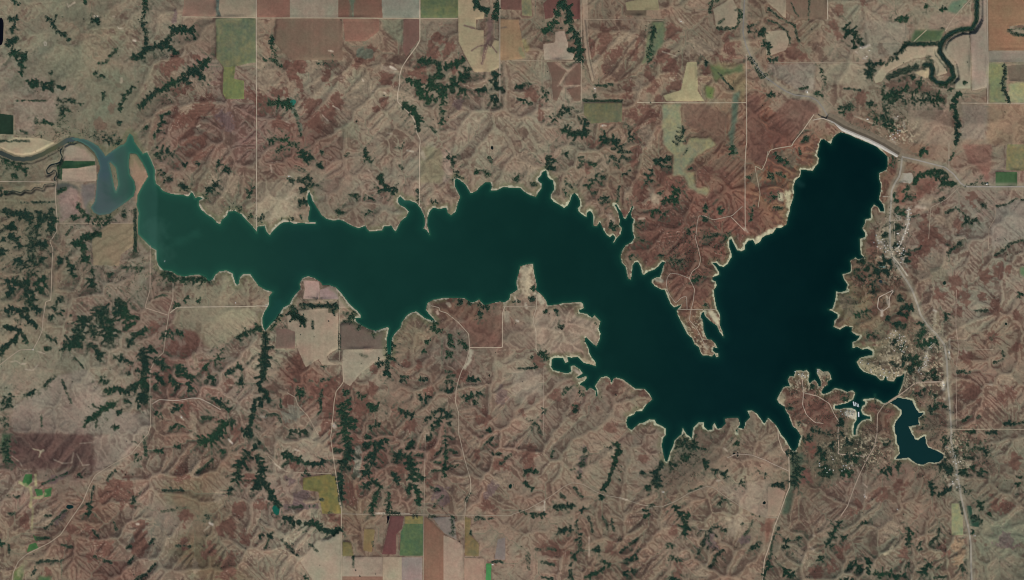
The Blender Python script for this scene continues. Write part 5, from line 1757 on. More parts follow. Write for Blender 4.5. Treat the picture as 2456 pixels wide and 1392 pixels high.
# roads: bench the ground under them
zroad = blur(z, 6)
for wd, c, n, pts in roads:
    for a in range(0, len(pts) - 1):
        w, d = stroke(pts[a:a + 2], 10); k = 0.7 * smooth01(1.4 - d / 4.0) * (~base[w])
        z[w] = z[w] * (1 - k) + zroad[w] * k
z = z.astype(np.float32)

# ------------------------------------------------------------------ ground cover
MEANS = """60 100 118 106 91;250 100 118 106 90;400 100 118 106 92;700 100 118 100 86;900 100 118 100 86;1060 100 112 96 84;1300 100 118 100 86;1480 100 120 101 87;1680 100 121 103 89;1900 100 118 98 84;2100 100 122 108 94;2300 100 130 114 98
60 220 118 104 92;250 220 106 100 85;430 220 119 105 90;520 200 122 100 90;700 220 126 110 96;900 220 128 112 97;1060 220 118 102 88;1300 220 128 112 98;1480 220 120 100 86;1680 220 122 104 88;1900 220 126 110 96;2100 220 122 106 92
60 340 122 108 92;250 310 110 98 84;450 340 112 90 80;700 360 110 86 76;560 280 116 92 84;900 340 125 108 94;1100 340 126 110 96;1300 340 124 108 94;1480 350 116 98 84;1700 340 115 90 76;1850 340 118 80 68;2300 320 124 104 90
60 500 104 95 80;250 480 120 104 92;550 470 112 99 85;680 500 128 112 96;860 480 114 98 86;940 420 124 108 95;1400 440 117 101 87;1600 530 108 82 72;1750 520 112 80 70;1740 430 112 86 74;2140 420 118 90 76;2250 500 120 98 86;2350 500 126 108 96;1900 420 122 92 74
60 700 110 97 83;250 690 118 102 90;500 690 126 112 95;1100 760 108 84 72;1350 760 132 112 98;1650 650 106 80 70;1660 760 118 90 76;2080 700 108 82 70;2200 620 126 105 92;2350 720 130 110 96;2040 760 112 92 74
60 850 122 108 92;250 850 122 108 94;450 830 112 90 81;700 850 134 118 102;900 860 128 112 98;1100 850 112 96 86;1300 850 128 111 97;2130 850 108 92 76;2350 850 128 103 88;2180 900 106 86 74;1000 800 120 104 88
60 950 124 110 96;250 950 124 110 96;450 950 118 94 84;560 900 124 106 94;650 960 116 98 86;750 950 112 82 72;900 950 114 92 80;1050 950 116 96 84;1250 950 128 110 96;1400 950 120 102 90;1530 950 122 102 88;1950 970 106 80 70;2110 1010 108 82 70;2200 960 102 82 71;2350 950 128 100 87
60 1080 104 84 76;170 1080 104 84 76;280 1080 132 114 100;450 1080 112 92 80;700 1080 128 112 98;850 1080 112 88 78;1000 1080 118 98 86;1200 1080 122 100 88;1400 1080 124 106 92;1540 1060 120 102 90;1620 1090 98 86 75;1780 1080 122 104 90;1990 1080 90 80 67;2150 1110 116 92 80;2400 1080 118 100 86
60 1200 124 104 92;250 1210 112 90 78;360 1200 124 105 92;410 1280 122 106 94;470 1200 110 94 78;700 1200 126 107 95;850 1200 116 95 80;1000 1200 122 101 88;1250 1200 120 100 87;1450 1200 122 104 90;1650 1200 120 101 87;1800 1200 134 114 98;2050 1200 118 96 84;2200 1200 120 98 84;2400 1200 112 96 82
60 1330 122 104 89;250 1330 110 86 76;370 1330 122 106 94;480 1340 104 88 72;650 1320 122 106 92;750 1320 138 122 106;1250 1320 128 108 94;1450 1330 120 100 86;1650 1320 124 104 90;1900 1320 117 101 87;2100 1320 115 98 84;2300 1320 124 104 88;2430 1320 116 104 88"""
mp = np.array([list(map(float, e.split())) for e in MEANS.replace('\n', ';').split(';')], np.float32)
cu = np.arange(U0, U1 + 17, 16, dtype=np.float32); cv = np.arange(V0, V1 + 17, 16, dtype=np.float32)
MU, MV = np.meshgrid(cu, cv)
MU = MU + 30 * np.sin(MV / 61.0) + 16 * np.sin(MV / 23.0 + 1); MV = MV + 26 * np.sin(MU / 53.0) + 14 * np.sin(MU / 19.0)
wgt = 1.0 / (((MU[..., None] - mp[:, 0]) ** 2 + (MV[..., None] - mp[:, 1]) ** 2) + 500.0) ** 1.8
cm = (wgt[..., None] * mp[:, 2:]).sum(2) / wgt.sum(2)[..., None]
def upc(a):
    x = (UU - U0) / 16; y = (VV - V0) / 16; i = x.astype(int); j = y.astype(int)
    fx = (x - i)[:, None]; fy = (y - j)[:, None, None]
    return (a[j][:, i] * (1 - fx) + a[j][:, i + 1] * fx) * (1 - fy) + (a[j + 1][:, i] * (1 - fx) + a[j + 1][:, i + 1] * fx) * fy
C = upc(cm).astype(np.float32)

def mix(C, c, k):
    return C + (np.asarray(c, np.float32) - C) * k[..., None]

gz_v, gz_u = np.gradient(z, PX * S)
slope = np.hypot(gz_u, gz_v)
zl = z - blur(z, 18)                                    # height above the surroundings
n1 = fbm(46, 5, 21); n2 = fbm(14, 4, 22); n3 = fbm(5, 2, 23); n4 = fbm(90, 4, 24)
redness = C[..., 0] - C[..., 1]
Cm_ = C.mean((0, 1)); C = Cm_ + 1.15 * (C - Cm_); C = mix(C, C * np.array([0.98, 1.03, 1.04], np.float32), smooth01((GU - 1880) / 200) * smooth01((GV - 420) / 150))
n5 = fbm(30, 4, 26); n6 = fbm(60, 5, 27); n7 = fbm(3.2, 2, 28)
rough_l = np.sqrt(blur(zl * zl, 30)) + 2.0
rel = zl / rough_l                                      # -1 in the draws, +1 on the crests
C = C * np.array([0.985, 1.01, 0.975], np.float32) * 1.03
rk = np.clip((redness - 9) / 14, 0.15, 1.2)
# bluestem on the slopes is red-brown; short grass on crests and flats is tan
t = smooth01((0.75 - np.abs(rel - 0.05)) / 0.9 + 0.55 * (slope - 0.16) / 0.2 + 0.75 * n2 + 0.55 * n6)
t = smooth01((t - 0.25) / 0.5)
C = C * (1 - (t * rk)[..., None] * np.array([0.14, 0.19, 0.19], np.float32))
C = C * (1 + ((1 - t) * (1 - 0.5 * field_flat) * 0.07)[..., None] * np.array([0.95, 1.05, 1.0], np.float32))
# bedded rock shows as faint bands along the contours
band = np.sin((z * 0.55 + 2.2 * n1) * 1.0) * smooth01((slope - 0.06) / 0.12) * (1 - field_flat)
C = C * (1 + 0.05 * (band * (0.6 + n6))[..., None])
# hue mottling of the grassland
C = C * (1 + (0.055 * n5)[..., None] * np.array([-1.0, 0.6, 0.4], np.float32) + (0.06 * n2)[..., None] * np.array([1.0, 0.55, 0.5], np.float32))
# moister grass along the drainage lines
la = np.log10(area)
gr = smooth01((la - 4.0) / 1.2) * 0.5 * (1 - 0.6 * field_flat)
C = mix(C, (100, 103, 84), gr)
C = mix(C, (104, 103, 84), 0.38 * smooth01((n4 + 0.3 * n6 - 0.05) / 0.4) * smooth01((0.2 - slope) / 0.12) * smooth01((16 - redness) / 9))
dk = smooth01((n6 + 0.8 * n2 + 0.4 * n3 + 0.018 * (redness - 18) - 0.24) / 0.26) * smooth01((slope - 0.05) / 0.1)
C = mix(C, (84, 67, 58), 0.62 * dk * (1 - field_flat))
# traced grassland types
TYPES = {'R': (98, 70, 60), 'D': (84, 66, 57), 'P': (98, 82, 80), 'T': (136, 121, 101), 'G': (104, 105, 86), 'Q': (92, 104, 88), 'Y': (124, 123, 106), 'O': (142, 118, 92)}
cs = (0, 0)
for l in COVER.strip().splitlines():
    if l[0] == '@': cs = tuple(map(int, l[1:].split())); continue
    ty, amt, rest = l.split(' ', 2)
    for g in rest.split(','):
        t_ = list(map(float, g.split())); wd = t_[0] / 4 * 1.15
        pts = [sheet(*cs, t_[k], t_[k + 1]) for k in range(1, len(t_), 2)]
        w, d = stroke(pts, wd * 1.5 + 8)
        e_ = d / (wd * 0.5)
        kk = smooth01((1.25 - e_ + 1.1 * n2[w] + 0.9 * n6[w] + 0.5 * n3[w] + 0.35 * n7[w] + (-0.35 * rel[w] if ty in 'RDP' else 0.25 * rel[w])) / 0.34)
        tc_ = np.asarray(TYPES[ty], np.float32) * (1 + 0.10 * n5[w] + 0.07 * band[w] + 0.05 * n7[w])[..., None]
        C[w] = C[w] + (tc_ - C[w]) * (kk * min(1.0, float(amt) * 1.0))[..., None]
# limestone ledges crop out along the contours
led = np.abs(((z * 0.9 + 3 * n1) / 13.0) % 1.0 - 0.5)
lk = smooth01((0.075 - led) / 0.05) * smooth01((slope - 0.10) / 0.12) * smooth01((n2 + 0.15) / 0.3) * smooth01((n1 + 0.2) / 0.4)
C = mix(C, (164, 148, 130), 0.55 * lk * (1 - field_flat))
C = C * (1 + 0.05 * n3 + 0.055 * n7 + 0.05 * n1)[..., None]
SOFT = lambda f: 'pasture' in f[0] or f[0] in ('pale_green_field', 'grassy_waterway', 'valley_meadow', 'marsh', 'sand_flat', 'shelter_planting', 'green_field') and f[2] == 'n'
warp_i = np.clip(np.arange(NX)[None] + (3.2 * n2 + 3.0 * n1 * 1.5 + 1.2 * n3).astype(int), 0, NX - 1)
warp_j = np.clip(np.arange(NY)[:, None] + (3.2 * n5 + 2.2 * n2[::-1]).astype(int), 0, NY - 1)
# fields
frow = {'h': np.repeat(vnoise(3.0, 41, gu=np.zeros(1, np.float32)), NX, 1) * 0.6 + 0.4 * np.repeat(vnoise(9, 42, gu=np.zeros(1, np.float32)), NX, 1),
        'v': np.repeat(vnoise(3.0, 43, gv=np.zeros(1, np.float32)), NY, 0) * 0.6 + 0.4 * np.repeat(vnoise(9, 44, gv=np.zeros(1, np.float32)), NY, 0)}
terr = np.sin((GU * 0.55 + GV * 0.75 + 26 * n4 + 10 * n1) / 2.6)
vert_field = np.full((NY, NX), -1, np.int32)
for k, f in enumerate(fields):
    m = poly_mask(f[3]); vert_field[m] = k
for k, f in enumerate(fields):
    m = vert_field == k
    if not m.any(): continue
    if SOFT(f):
        sm = blur(m[warp_j, warp_i].astype(np.float32), 3); m = sm > 0.01
    else: sm = None
    st = frow.get(f[2]); v = 0.05 * n1[m] + 0.035 * n3[m] + 0.03 * n2[m]
    if st is not None: v = v + 0.045 * st[m]
    if f[2] == 't': v = v - 0.09 * smooth01((terr[m] - 0.2) / 0.6)
    keep = 0.55 if ('pasture' in f[0] or f[0] in ('valley_meadow', 'grassy_waterway')) else (0.12 if f[2] != 'n' else 0.22)
    f1 = np.asarray(f[1], np.float32); f1 = f1.mean() + 0.9 * (f1 - f1.mean()); f1 = f1 * np.array([1.02, 1.025, 1.0], np.float32)
    fc = f1 * (1 + v + 0.04 * n7[m])[:, None] * (1 + (0.05 * n5[m])[:, None] * np.array([-1.0, 0.6, 0.3], np.float32))
    if 'green' in f[0] or 'olive' in f[0]:
        fc = fc * (1 + np.stack([0.16 * n2[m] + 0.13 * n5[m] + 0.10 * n3[m], 0.05 * n2[m] + 0.06 * n3[m], 0.04 * n2[m] - 0.06 * n5[m]], -1))
    rat = C[m].mean(1) / np.maximum(cm.mean(), 1)
    new_c = fc * (1 - keep) + keep * f1 * np.clip(rat, 0.6, 1.3)[:, None] * (1 + 0.5 * (C[m] / np.maximum(C[m].mean(1), 1)[:, None] / (cm.mean((0, 1)) / cm.mean()) - 1))
    C[m] = new_c if sm is None else C[m] + (new_c - C[m]) * (0.92 * sm[m])[:, None]
# scrub understorey, plus soft shading round the woods painted in; cedars keep to the hollows and the cool northern sides
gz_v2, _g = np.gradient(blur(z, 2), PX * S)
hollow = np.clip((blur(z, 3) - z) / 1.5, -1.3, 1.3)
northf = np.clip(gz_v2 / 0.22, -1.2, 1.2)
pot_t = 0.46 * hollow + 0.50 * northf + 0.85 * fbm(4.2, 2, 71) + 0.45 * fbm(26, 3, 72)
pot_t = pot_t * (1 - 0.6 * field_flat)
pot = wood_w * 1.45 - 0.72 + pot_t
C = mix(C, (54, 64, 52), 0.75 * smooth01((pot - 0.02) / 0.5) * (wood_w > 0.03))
C = mix(C, (80, 82, 67), 0.55 * smooth01((pot + 0.42) / 0.45) * (wood_w > 0.03))  # wider halo: gradual shade at the wood edges, painted into the ground colour
# meadow fringe and pale beach round the water
fr = smooth01((16 - shore_d) / 9) * land * smooth01((n1 + 0.35) / 0.5)
C = mix(C, (92, 98, 70), 0.45 * fr)
south = smooth01((GV - 450) / 60)
bw = 2.3 + 3.0 * n2 + 3.6 * n1 + 2.6 * n3 + 0.9 * smooth01((GU - 1450) / 200)
bk = smooth01((bw - shore_d) / 1.5 + 0.35) * land * smooth01((GU - 325) / 60)
beach = np.where((GU > 1300)[..., None], np.array([180, 180, 150], np.float32), np.array([170, 164, 142], np.float32)) * (1 + 0.08 * n3)[..., None]
C = C + (beach - C) * (0.88 * bk)[..., None]
C = mix(C, (34, 50, 40), 0.8 * (water_m * smooth01((3 - shore_d) / 3)))
C = mix(C, (52, 62, 44), smooth01((shore_d) / 6) * water_m)
# pale chalk, gravel and sand
for c, amt, wd, pts in pales:
    w, d = stroke(pts, wd + 8)
    k = smooth01(1.25 - d / (wd * 0.5 + 0.8) + 0.42 * n3[w] + 0.3 * n2[w]) * amt * land[w]
    C[w] = C[w] + (np.asarray(c, np.float32) * (1 + 0.10 * n3[w])[..., None] - C[w]) * k[..., None]
# bright specks of bare lots and ledges in the built-up country by the water
lots = np.zeros((NY, NX), np.float32)
for a_, b_, ra_, rb_ in ((2150, 880, 80, 90), (1960, 920, 90, 40), (2060, 1080, 90, 50), (2140, 600, 40, 90), (2240, 860, 40, 120), (2290, 1100, 40, 80), (2150, 320, 60, 40), (1680, 800, 40, 60)):
    lots = np.maximum(lots, smooth01(1.35 - np.hypot((GU - a_) / ra_, (GV - b_) / rb_)))
C = mix(C, (72, 66, 54), 0.5 * lots * smooth01((n2 + n3 + 0.05) / 0.4) * land)
C = mix(C, (172, 160, 132), 0.9 * lots * smooth01((n7 + 0.6 * n3[::-1, ::-1] - 0.24) / 0.22) * land)
# river banks, dark marsh under the oxbow
C = mix(C, (96, 92, 74), 0.6 * smooth01((11 - w_river) / 5) * land)
C = mix(C, (52, 62, 52), 0.7 * smooth01((7 - ne_river) / 3))
# road verges
for wd, c, n, pts in roads:
    if n == 'highway':
        w, d = stroke(pts, 14); C[w] = mix(C[w], (138, 129, 108), 0.75 * smooth01(1.5 - d / 9.0) * land[w])
# dam surroundings
w, d = stroke(DAM, 60)
C[w] = mix(C[w], (126, 114, 96), 0.7 * tz)
C = np.clip(C, 4, 235)
print('cover', round(time.time() - T0, 1))

# ------------------------------------------------------------------ materials
def nodes(m):
    m.use_nodes = True
    return m.node_tree.nodes, m.node_tree.links, m.node_tree.nodes['Principled BSDF']

def cover_mat(name, rough=0.95, amp=0.16, scale=0.02, bump=2.0):
    m = bpy.data.materials.new(name); N, L, b = nodes(m)
    b.inputs['Roughness'].default_value = rough; b.inputs['Specular IOR Level'].default_value = 0.08
    at = N.new('ShaderNodeAttribute'); at.attribute_name = 'Col'
    tc = N.new('ShaderNodeTexCoord'); nz = N.new('ShaderNodeTexNoise'); nz.inputs['Scale'].default_value = scale
    nz.inputs['Detail'].default_value = 5; nz.inputs['Roughness'].default_value = 0.65
    L.new(tc.outputs['Object'], nz.inputs['Vector'])
    mr = N.new('ShaderNodeMapRange'); mr.inputs[1].default_value = 0.3; mr.inputs[2].default_value = 0.7
    mr.inputs[3].default_value = 1 - amp; mr.inputs[4].default_value = 1 + amp
    L.new(nz.outputs['Fac'], mr.inputs[0])
    vm = N.new('ShaderNodeVectorMath'); vm.operation = 'SCALE'
    L.new(at.outputs['Color'], vm.inputs[0]); L.new(mr.outputs[0], vm.inputs['Scale'])
    L.new(vm.outputs[0], b.inputs['Base Color'])
    if bump:
        bp_ = N.new('ShaderNodeBump'); bp_.inputs['Strength'].default_value = 0.5; bp_.inputs['Distance'].default_value = bump
        L.new(nz.outputs['Fac'], bp_.inputs['Height']); L.new(bp_.outputs['Normal'], b.inputs['Normal'])
    return m

def plain_mat(name, rgb, rough=0.8, amp=0.12, scale=0.3, metal=0.0, spec=0.3):
    m = bpy.data.materials.new(name); N, L, b = nodes(m)
    a = alb(rgb)
    b.inputs['Roughness'].default_value = rough; b.inputs['Metallic'].default_value = metal; b.inputs['Specular IOR Level'].default_value = spec
    tc = N.new('ShaderNodeTexCoord'); nz = N.new('ShaderNodeTexNoise'); nz.inputs['Scale'].default_value = scale; nz.inputs['Detail'].default_value = 4
    L.new(tc.outputs['Object'], nz.inputs['Vector'])
    rp = N.new('ShaderNodeValToRGB')
    rp.color_ramp.elements[0].position = 0.3; rp.color_ramp.elements[1].position = 0.7
    rp.color_ramp.elements[0].color = (*(a * (1 - amp)), 1); rp.color_ramp.elements[1].color = (*np.minimum(a * (1 + amp), 1), 1)
    L.new(nz.outputs['Fac'], rp.inputs[0]); L.new(rp.outputs[0], b.inputs['Base Color'])
    return m

def water_mat(name, rgb=None):
    m = bpy.data.materials.new(name); N, L, b = nodes(m)
    b.inputs['Roughness'].default_value = 0.16; b.inputs['IOR'].default_value = 1.33; b.inputs['Specular IOR Level'].default_value = 0.25
    if rgb is None:
        at = N.new('ShaderNodeAttribute'); at.attribute_name = 'Col'; L.new(at.outputs['Color'], b.inputs['Base Color'])
    else: b.inputs['Base Color'].default_value = (*alb(rgb), 1)
    tc = N.new('ShaderNodeTexCoord'); nz = N.new('ShaderNodeTexNoise'); nz.inputs['Scale'].default_value = 0.02; nz.inputs['Detail'].default_value = 3
    L.new(tc.outputs['Object'], nz.inputs['Vector'])
    bp_ = N.new('ShaderNodeBump'); bp_.inputs['Strength'].default_value = 0.15; bp_.inputs['Distance'].default_value = 0.6
    L.new(nz.outputs['Fac'], bp_.inputs['Height']); L.new(bp_.outputs['Normal'], b.inputs['Normal'])
    return m

M_ground = cover_mat('ground_cover'); M_field = cover_mat('field_cover', amp=0.09, scale=0.03, bump=0.5)
M_water = water_mat('lake_water'); M_tree = cover_mat('foliage', rough=0.8, amp=0.3, scale=0.3, bump=0.6)

# ------------------------------------------------------------------ mesh helpers
def mesh_np(name, verts, faces, colors=None, mat=None, smooth=True):
    me = bpy.data.meshes.new(name)
    verts = np.asarray(verts, np.float32); faces = np.asarray(faces, np.int32)
    nf, k = faces.shape
    me.vertices.add(len(verts)); me.vertices.foreach_set('co', verts.ravel())
    me.loops.add(nf * k); me.loops.foreach_set('vertex_index', faces.ravel())
    me.polygons.add(nf); me.polygons.foreach_set('loop_start', np.arange(0, nf * k, k, dtype=np.int32))
    me.polygons.foreach_set('loop_total', np.full(nf, k, np.int32))
    if smooth: me.polygons.foreach_set('use_smooth', np.ones(nf, bool))
    me.update(calc_edges=True)
    if colors is not None:
        a = me.color_attributes.new('Col', 'FLOAT_COLOR', 'POINT')
        cc = np.ones((len(verts), 4), np.float32); cc[:, :3] = colors; a.data.foreach_set('color', cc.ravel())
    if mat: me.materials.append(mat)
    return me

def link(name, me, parent=None, **props):
    o = bpy.data.objects.new(name, me); col.objects.link(o); o.parent = parent
    for k, v in props.items(): o[k] = v
    return o

def tag(o, label=None, cat=None, group=None, kind=None):
    if label: o['label'] = label
    if cat: o['category'] = cat
    if group: o['group'] = group
    if kind: o['kind'] = kind
    return o

WX, WY = to_world(GU, GV)
def grid_part(mask, zz, colors, name, mat):
    j, i = np.nonzero(mask)
    q_ = np.stack([j * NX + i, (j + 1) * NX + i, (j + 1) * NX + i + 1, j * NX + i + 1], 1)
    ids, inv = np.unique(q_.ravel(), return_inverse=True)
    co = np.stack([WX.ravel()[ids], WY.ravel()[ids], zz.ravel()[ids]], 1)
    return mesh_np(name, co, inv.reshape(-1, 4), colors.reshape(-1, 3)[ids], mat)

# ------------------------------------------------------------------ the setting
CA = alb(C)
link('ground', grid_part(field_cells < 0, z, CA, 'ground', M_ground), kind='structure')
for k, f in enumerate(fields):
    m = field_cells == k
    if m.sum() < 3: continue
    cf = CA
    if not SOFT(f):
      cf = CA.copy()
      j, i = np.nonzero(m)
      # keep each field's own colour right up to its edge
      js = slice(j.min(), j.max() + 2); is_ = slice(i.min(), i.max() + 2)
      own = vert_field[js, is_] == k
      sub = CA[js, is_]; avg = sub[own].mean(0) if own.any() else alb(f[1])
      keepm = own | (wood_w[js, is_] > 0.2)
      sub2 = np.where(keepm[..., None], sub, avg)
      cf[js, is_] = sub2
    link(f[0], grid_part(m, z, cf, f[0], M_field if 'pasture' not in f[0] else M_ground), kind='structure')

# plain out to the horizon
def plain():
    x0, y1 = to_world(U0, V0); x1, y0 = to_world(U1, V1); B = 120000.0
    v = []; f = []
    lv = [0, 600, 3000, 12000, 40000, B]
    zl_ = [22, 24, 28, 32, 34, 30]
    n = 24
    for L, zz in zip(lv, zl_):
        ring = []
        for k in range(n): ring.append((x0 - L + (x1 - x0 + 2 * L) * k / n, y0 - L))
        for k in range(n): ring.append((x1 + L, y0 - L + (y1 - y0 + 2 * L) * k / n))
        for k in range(n): ring.append((x1 + L - (x1 - x0 + 2 * L) * k / n, y1 + L))
        for k in range(n): ring.append((x0 - L, y1 + L - (y1 - y0 + 2 * L) * k / n))
        v += [(x, y, zz) for x, y in ring]
    R = 4 * n
    for a in range(len(lv) - 1):
        for k in range(R):
            f.append((a * R + k, (a + 1) * R + k, (a + 1) * R + (k + 1) % R, a * R + (k + 1) % R)[::-1])
    m = bpy.data.materials.new('prairie'); N, L, b = nodes(m)
    b.inputs['Roughness'].default_value = 0.95; b.inputs['Specular IOR Level'].default_value = 0.05
    tc = N.new('ShaderNodeTexCoord')
    n1_ = N.new('ShaderNodeTexNoise'); n1_.inputs['Scale'].default_value = 0.0012; n1_.inputs['Detail'].default_value = 9; n1_.inputs['Roughness'].default_value = 0.7
    L.new(tc.outputs['Object'], n1_.inputs['Vector'])
    rp = N.new('ShaderNodeValToRGB'); e = rp.color_ramp.elements
    e[0].position = 0.32; e[0].color = (*alb((88, 86, 70)), 1); e[1].position = 0.72; e[1].color = (*alb((146, 130, 110)), 1)
    x = e.new(0.46); x.color = (*alb((116, 97, 83)), 1); x = e.new(0.58); x.color = (*alb((130, 114, 97)), 1)
    L.new(n1_.outputs['Fac'], rp.inputs[0]); L.new(rp.outputs[0], b.inputs['Base Color'])
    me = mesh_np('plain', v, f, None, m); link('plain', me, kind='structure')
plain()

# ------------------------------------------------------------------ water
def lake_colour(u, v):
    stops = [(-200, (62, 80, 78)), (225, (62, 80, 78)), (300, (56, 82, 73)), (325, (42, 75, 64)), (371, (42, 77, 66)), (378, (33, 67, 56)), (480, (31, 66, 55)), (600, (28, 62, 52)), (720, (25, 57, 50)),
             (880, (23, 56, 48)), (1050, (21, 53, 46)), (1250, (18, 48, 42)), (1500, (15, 43, 39)), (1750, (11, 36, 36)), (1950, (8, 31, 31)), (2150, (7, 29, 30)), (2700, (14, 44, 46))]
    xs = [s[0] for s in stops]
    c = np.stack([np.interp(u, xs, [s[1][k] for s in stops]) for k in range(3)], -1)
    ns = smooth01((v - 900) / 120) * smooth01((u - 1850) / 150)
    return c + ns[..., None] * np.array([4, 8, 8])
LC = lake_colour(GU + 5 * n4, GV + 20 * n4)
shal = smooth01((26 - shore_d) / 26)
LC = LC + shal[..., None] * np.array([2, 8, 5]) + (smooth01((6 - shore_d) / 6) * 1.0)[..., None] * np.array([14, 20, 12])
LC = LC + (2.4 * n1 + 1.2 * fbm(160, 3, 61))[..., None] * np.array([0.5, 1.0, 0.8])
for pts, R, c in [([(372, 545), (376, 590), (400, 612)], 26, (66, 104, 90)), ([(410, 590), (470, 560)], 14, (46, 92, 76)), ([(960, 483), (985, 486)], 12, (46, 92, 78)), ([(236, 440), (250, 500), (290, 500)], 34, (84, 92, 94)),
                  ([(250, 380), (250, 420)], 20, (64, 82, 92)), ([(312, 345), (320, 360)], 14, (44, 92, 78)), ([(645, 755), (665, 735)], 16, (30, 72, 64)), ([(1905, 430), (1925, 445)], 8, (30, 62, 58))]:
    w, d = stroke(pts, R * 1.5); LC[w] = mix(LC[w], c, (0.5 if pts[0][0] > 300 and pts[0][0] < 330 or pts[0][0] > 500 or pts[0][0] < 300 else 0.28) * smooth01((1.35 - d / R + 0.9 * n1[w] + 0.6 * n2[w]) / 1.4))
LCA = np.clip(lin(np.clip(LC, 3, 200)) / KEXP * 0.97 - 0.002, 0.0005, 1)
cellw = lambda m: m[:-1, :-1] | m[1:, :-1] | m[:-1, 1:] | m[1:, 1:]
zero = np.zeros((NY, NX), np.float32)
west = GU < 0
link('lake', grid_part(cellw(dilate(lake_m | poly_mask(isle_pts), 1)), zero, LCA, 'lake', M_water), kind='structure')
ac = np.broadcast_to(alb((15, 45, 45)), (NY, NX, 3)) * (1 + 0.06 * n1)[..., None]
link('lake_arm', grid_part(cellw(dilate(arm_m, 1)), zero, ac, 'lake_arm', M_water), kind='structure')
rc = alb(np.stack([np.interp(GU, [0, 60, 130, 172], [54, 60, 82, 66]), np.interp(GU, [0, 60, 130, 172], [62, 68, 84, 78]), np.interp(GU, [0, 60, 130, 172], [58, 62, 62, 80])], -1))
rm = (w_river < 3.9 + 1.6 * smooth01((GU - 120) / 50)) & ~water_m & (GU > U0 + 2)
link('river', grid_part(cellw(rm), zero + 0.35, rc, 'river', M_water), kind='structure')

def resample(pts, step=2.0):
    P = np.array(pts, float); seg = np.hypot(*np.diff(P, axis=0).T); s = np.r_[0, np.cumsum(seg)]
    n = max(2, int(s[-1] / step) + 1); t = np.linspace(0, s[-1], n)
    Q = np.stack([np.interp(t, s, P[:, 0]), np.interp(t, s, P[:, 1])], 1)
    for _ in range(3):
        if len(Q) > 4: Q[1:-1] = Q[1:-1] * 0.5 + 0.25 * (Q[:-2] + Q[2:])
    return Q

def ribbon(name, pts, wd, lift, mat, colors=None, jitter=0.0, level=None):
    Q = resample(pts); T = np.gradient(Q, axis=0); T /= np.maximum(np.hypot(T[:, 0], T[:, 1]), 1e-6)[:, None]
    N_ = np.stack([-T[:, 1], T[:, 0]], 1)
    jt = np.interp(np.arange(len(Q)), np.arange(0, len(Q) + 6, 3), rng.normal(0, jitter, len(range(0, len(Q) + 6, 3))))
    V = []; zz = []
    for k in (-0.5, 0, 0.5):
        R = Q + N_ * (k * wd * (1 + jt))[:, None]; x, y = to_world(R[:, 0], R[:, 1]); V.append(np.stack([x, y], 1)); zz.append(zat(R[:, 0], R[:, 1]))
    top = np.maximum.reduce(zz) + lift if level is None else np.full(len(Q), level)
    V = [np.c_[v, top] for v in V]
    n = len(Q); k = np.arange(n - 1)
    f = np.r_[np.stack([k, k + 1, n + k + 1, n + k], 1), np.stack([n + k, n + k + 1, 2 * n + k + 1, 2 * n + k], 1)]
    vv = np.concatenate(V)
    # face up
    a = vv[f[0]]; nrm = np.cross(a[1] - a[0], a[2] - a[0])
    if nrm[2] < 0: f = f[:, ::-1]
    return mesh_np(name, vv, f, None, mat)
M_creek = water_mat('creek_water', (24, 38, 40)); M_river2 = water_mat('river_water', (34, 56, 54))
link('creek', ribbon('creek', oxbow_pts, 3.0, 0.6, M_creek, jitter=0.25), kind='structure')
link('creek', ribbon('creek', creek_lines[0], 1.6, 0.6, M_creek, jitter=0.25), kind='structure')
link('river', ribbon('river', creek_lines[1], 4.2, 0.6, M_river2, jitter=0.15), kind='structure')
link('creek', ribbon('creek', creek_lines[2], 1.8, 0.8, M_creek, jitter=0.2), kind='structure')
link('creek', ribbon('creek', parse('@1 2 85 400 92 500 86 620 80 750 62 850 34 890 40 960 100 975 108 1005 82 1022 130 1060'.split()), 2.4, 0.8, M_creek, jitter=0.2), kind='structure')
for (pu, pv, ru, rv, c), lv in zip(ponds, pond_lv):
    n = 36; a = np.linspace(0, 2 * math.pi, n, endpoint=False)
    ph = rng.random(3) * 6
    rr = 1.08 + 0.10 * np.sin(2 * a + ph[0]) + 0.07 * np.sin(3 * a + ph[1]) + 0.04 * np.sin(5 * a + ph[2])
    x, y = to_world(pu + ru * rr * np.cos(a), pv - rv * rr * np.sin(a)); cx, cy = to_world(pu, pv)
    v = np.r_[[[cx, cy, lv - 0.3]], np.c_[x, y, np.full(n, lv - 0.3)]]
    f = [(0, 1 + k, 1 + (k + 1) % n) for k in range(n)]
    link('pond', mesh_np('pond', v, f, None, water_mat('pond_water', c)), kind='structure')
x, y = to_world(*np.array(bp).T)
P = np.c_[x, y, np.full(len(bp), bp_lv - 0.3)]
v = np.r_[[P.mean(0)], P]; f = [(0, 1 + (k + 1) % len(bp), 1 + k) for k in range(len(bp))]
me = mesh_np('pond', v, f, None, water_mat('pond_water', (8, 12, 20)))
me.polygons.foreach_get  # keep as fan
link('pond', me, kind='structure')
print('water', round(time.time() - T0, 1))

# ------------------------------------------------------------------ roads
mats = {}
for wd, c, n, pts in roads:
    key = (n, c)
    if key not in mats: mats[key] = plain_mat(n + '_surface', c, rough=0.9, amp=0.10, scale=0.01, spec=0.1)
    if n == 'causeway_road' : name = 'country_road'
    else: name = n
    link(name, ribbon(name, pts, wd, 1.4, mats[key], jitter=0.10 if n != 'highway' else 0.03), kind='structure')

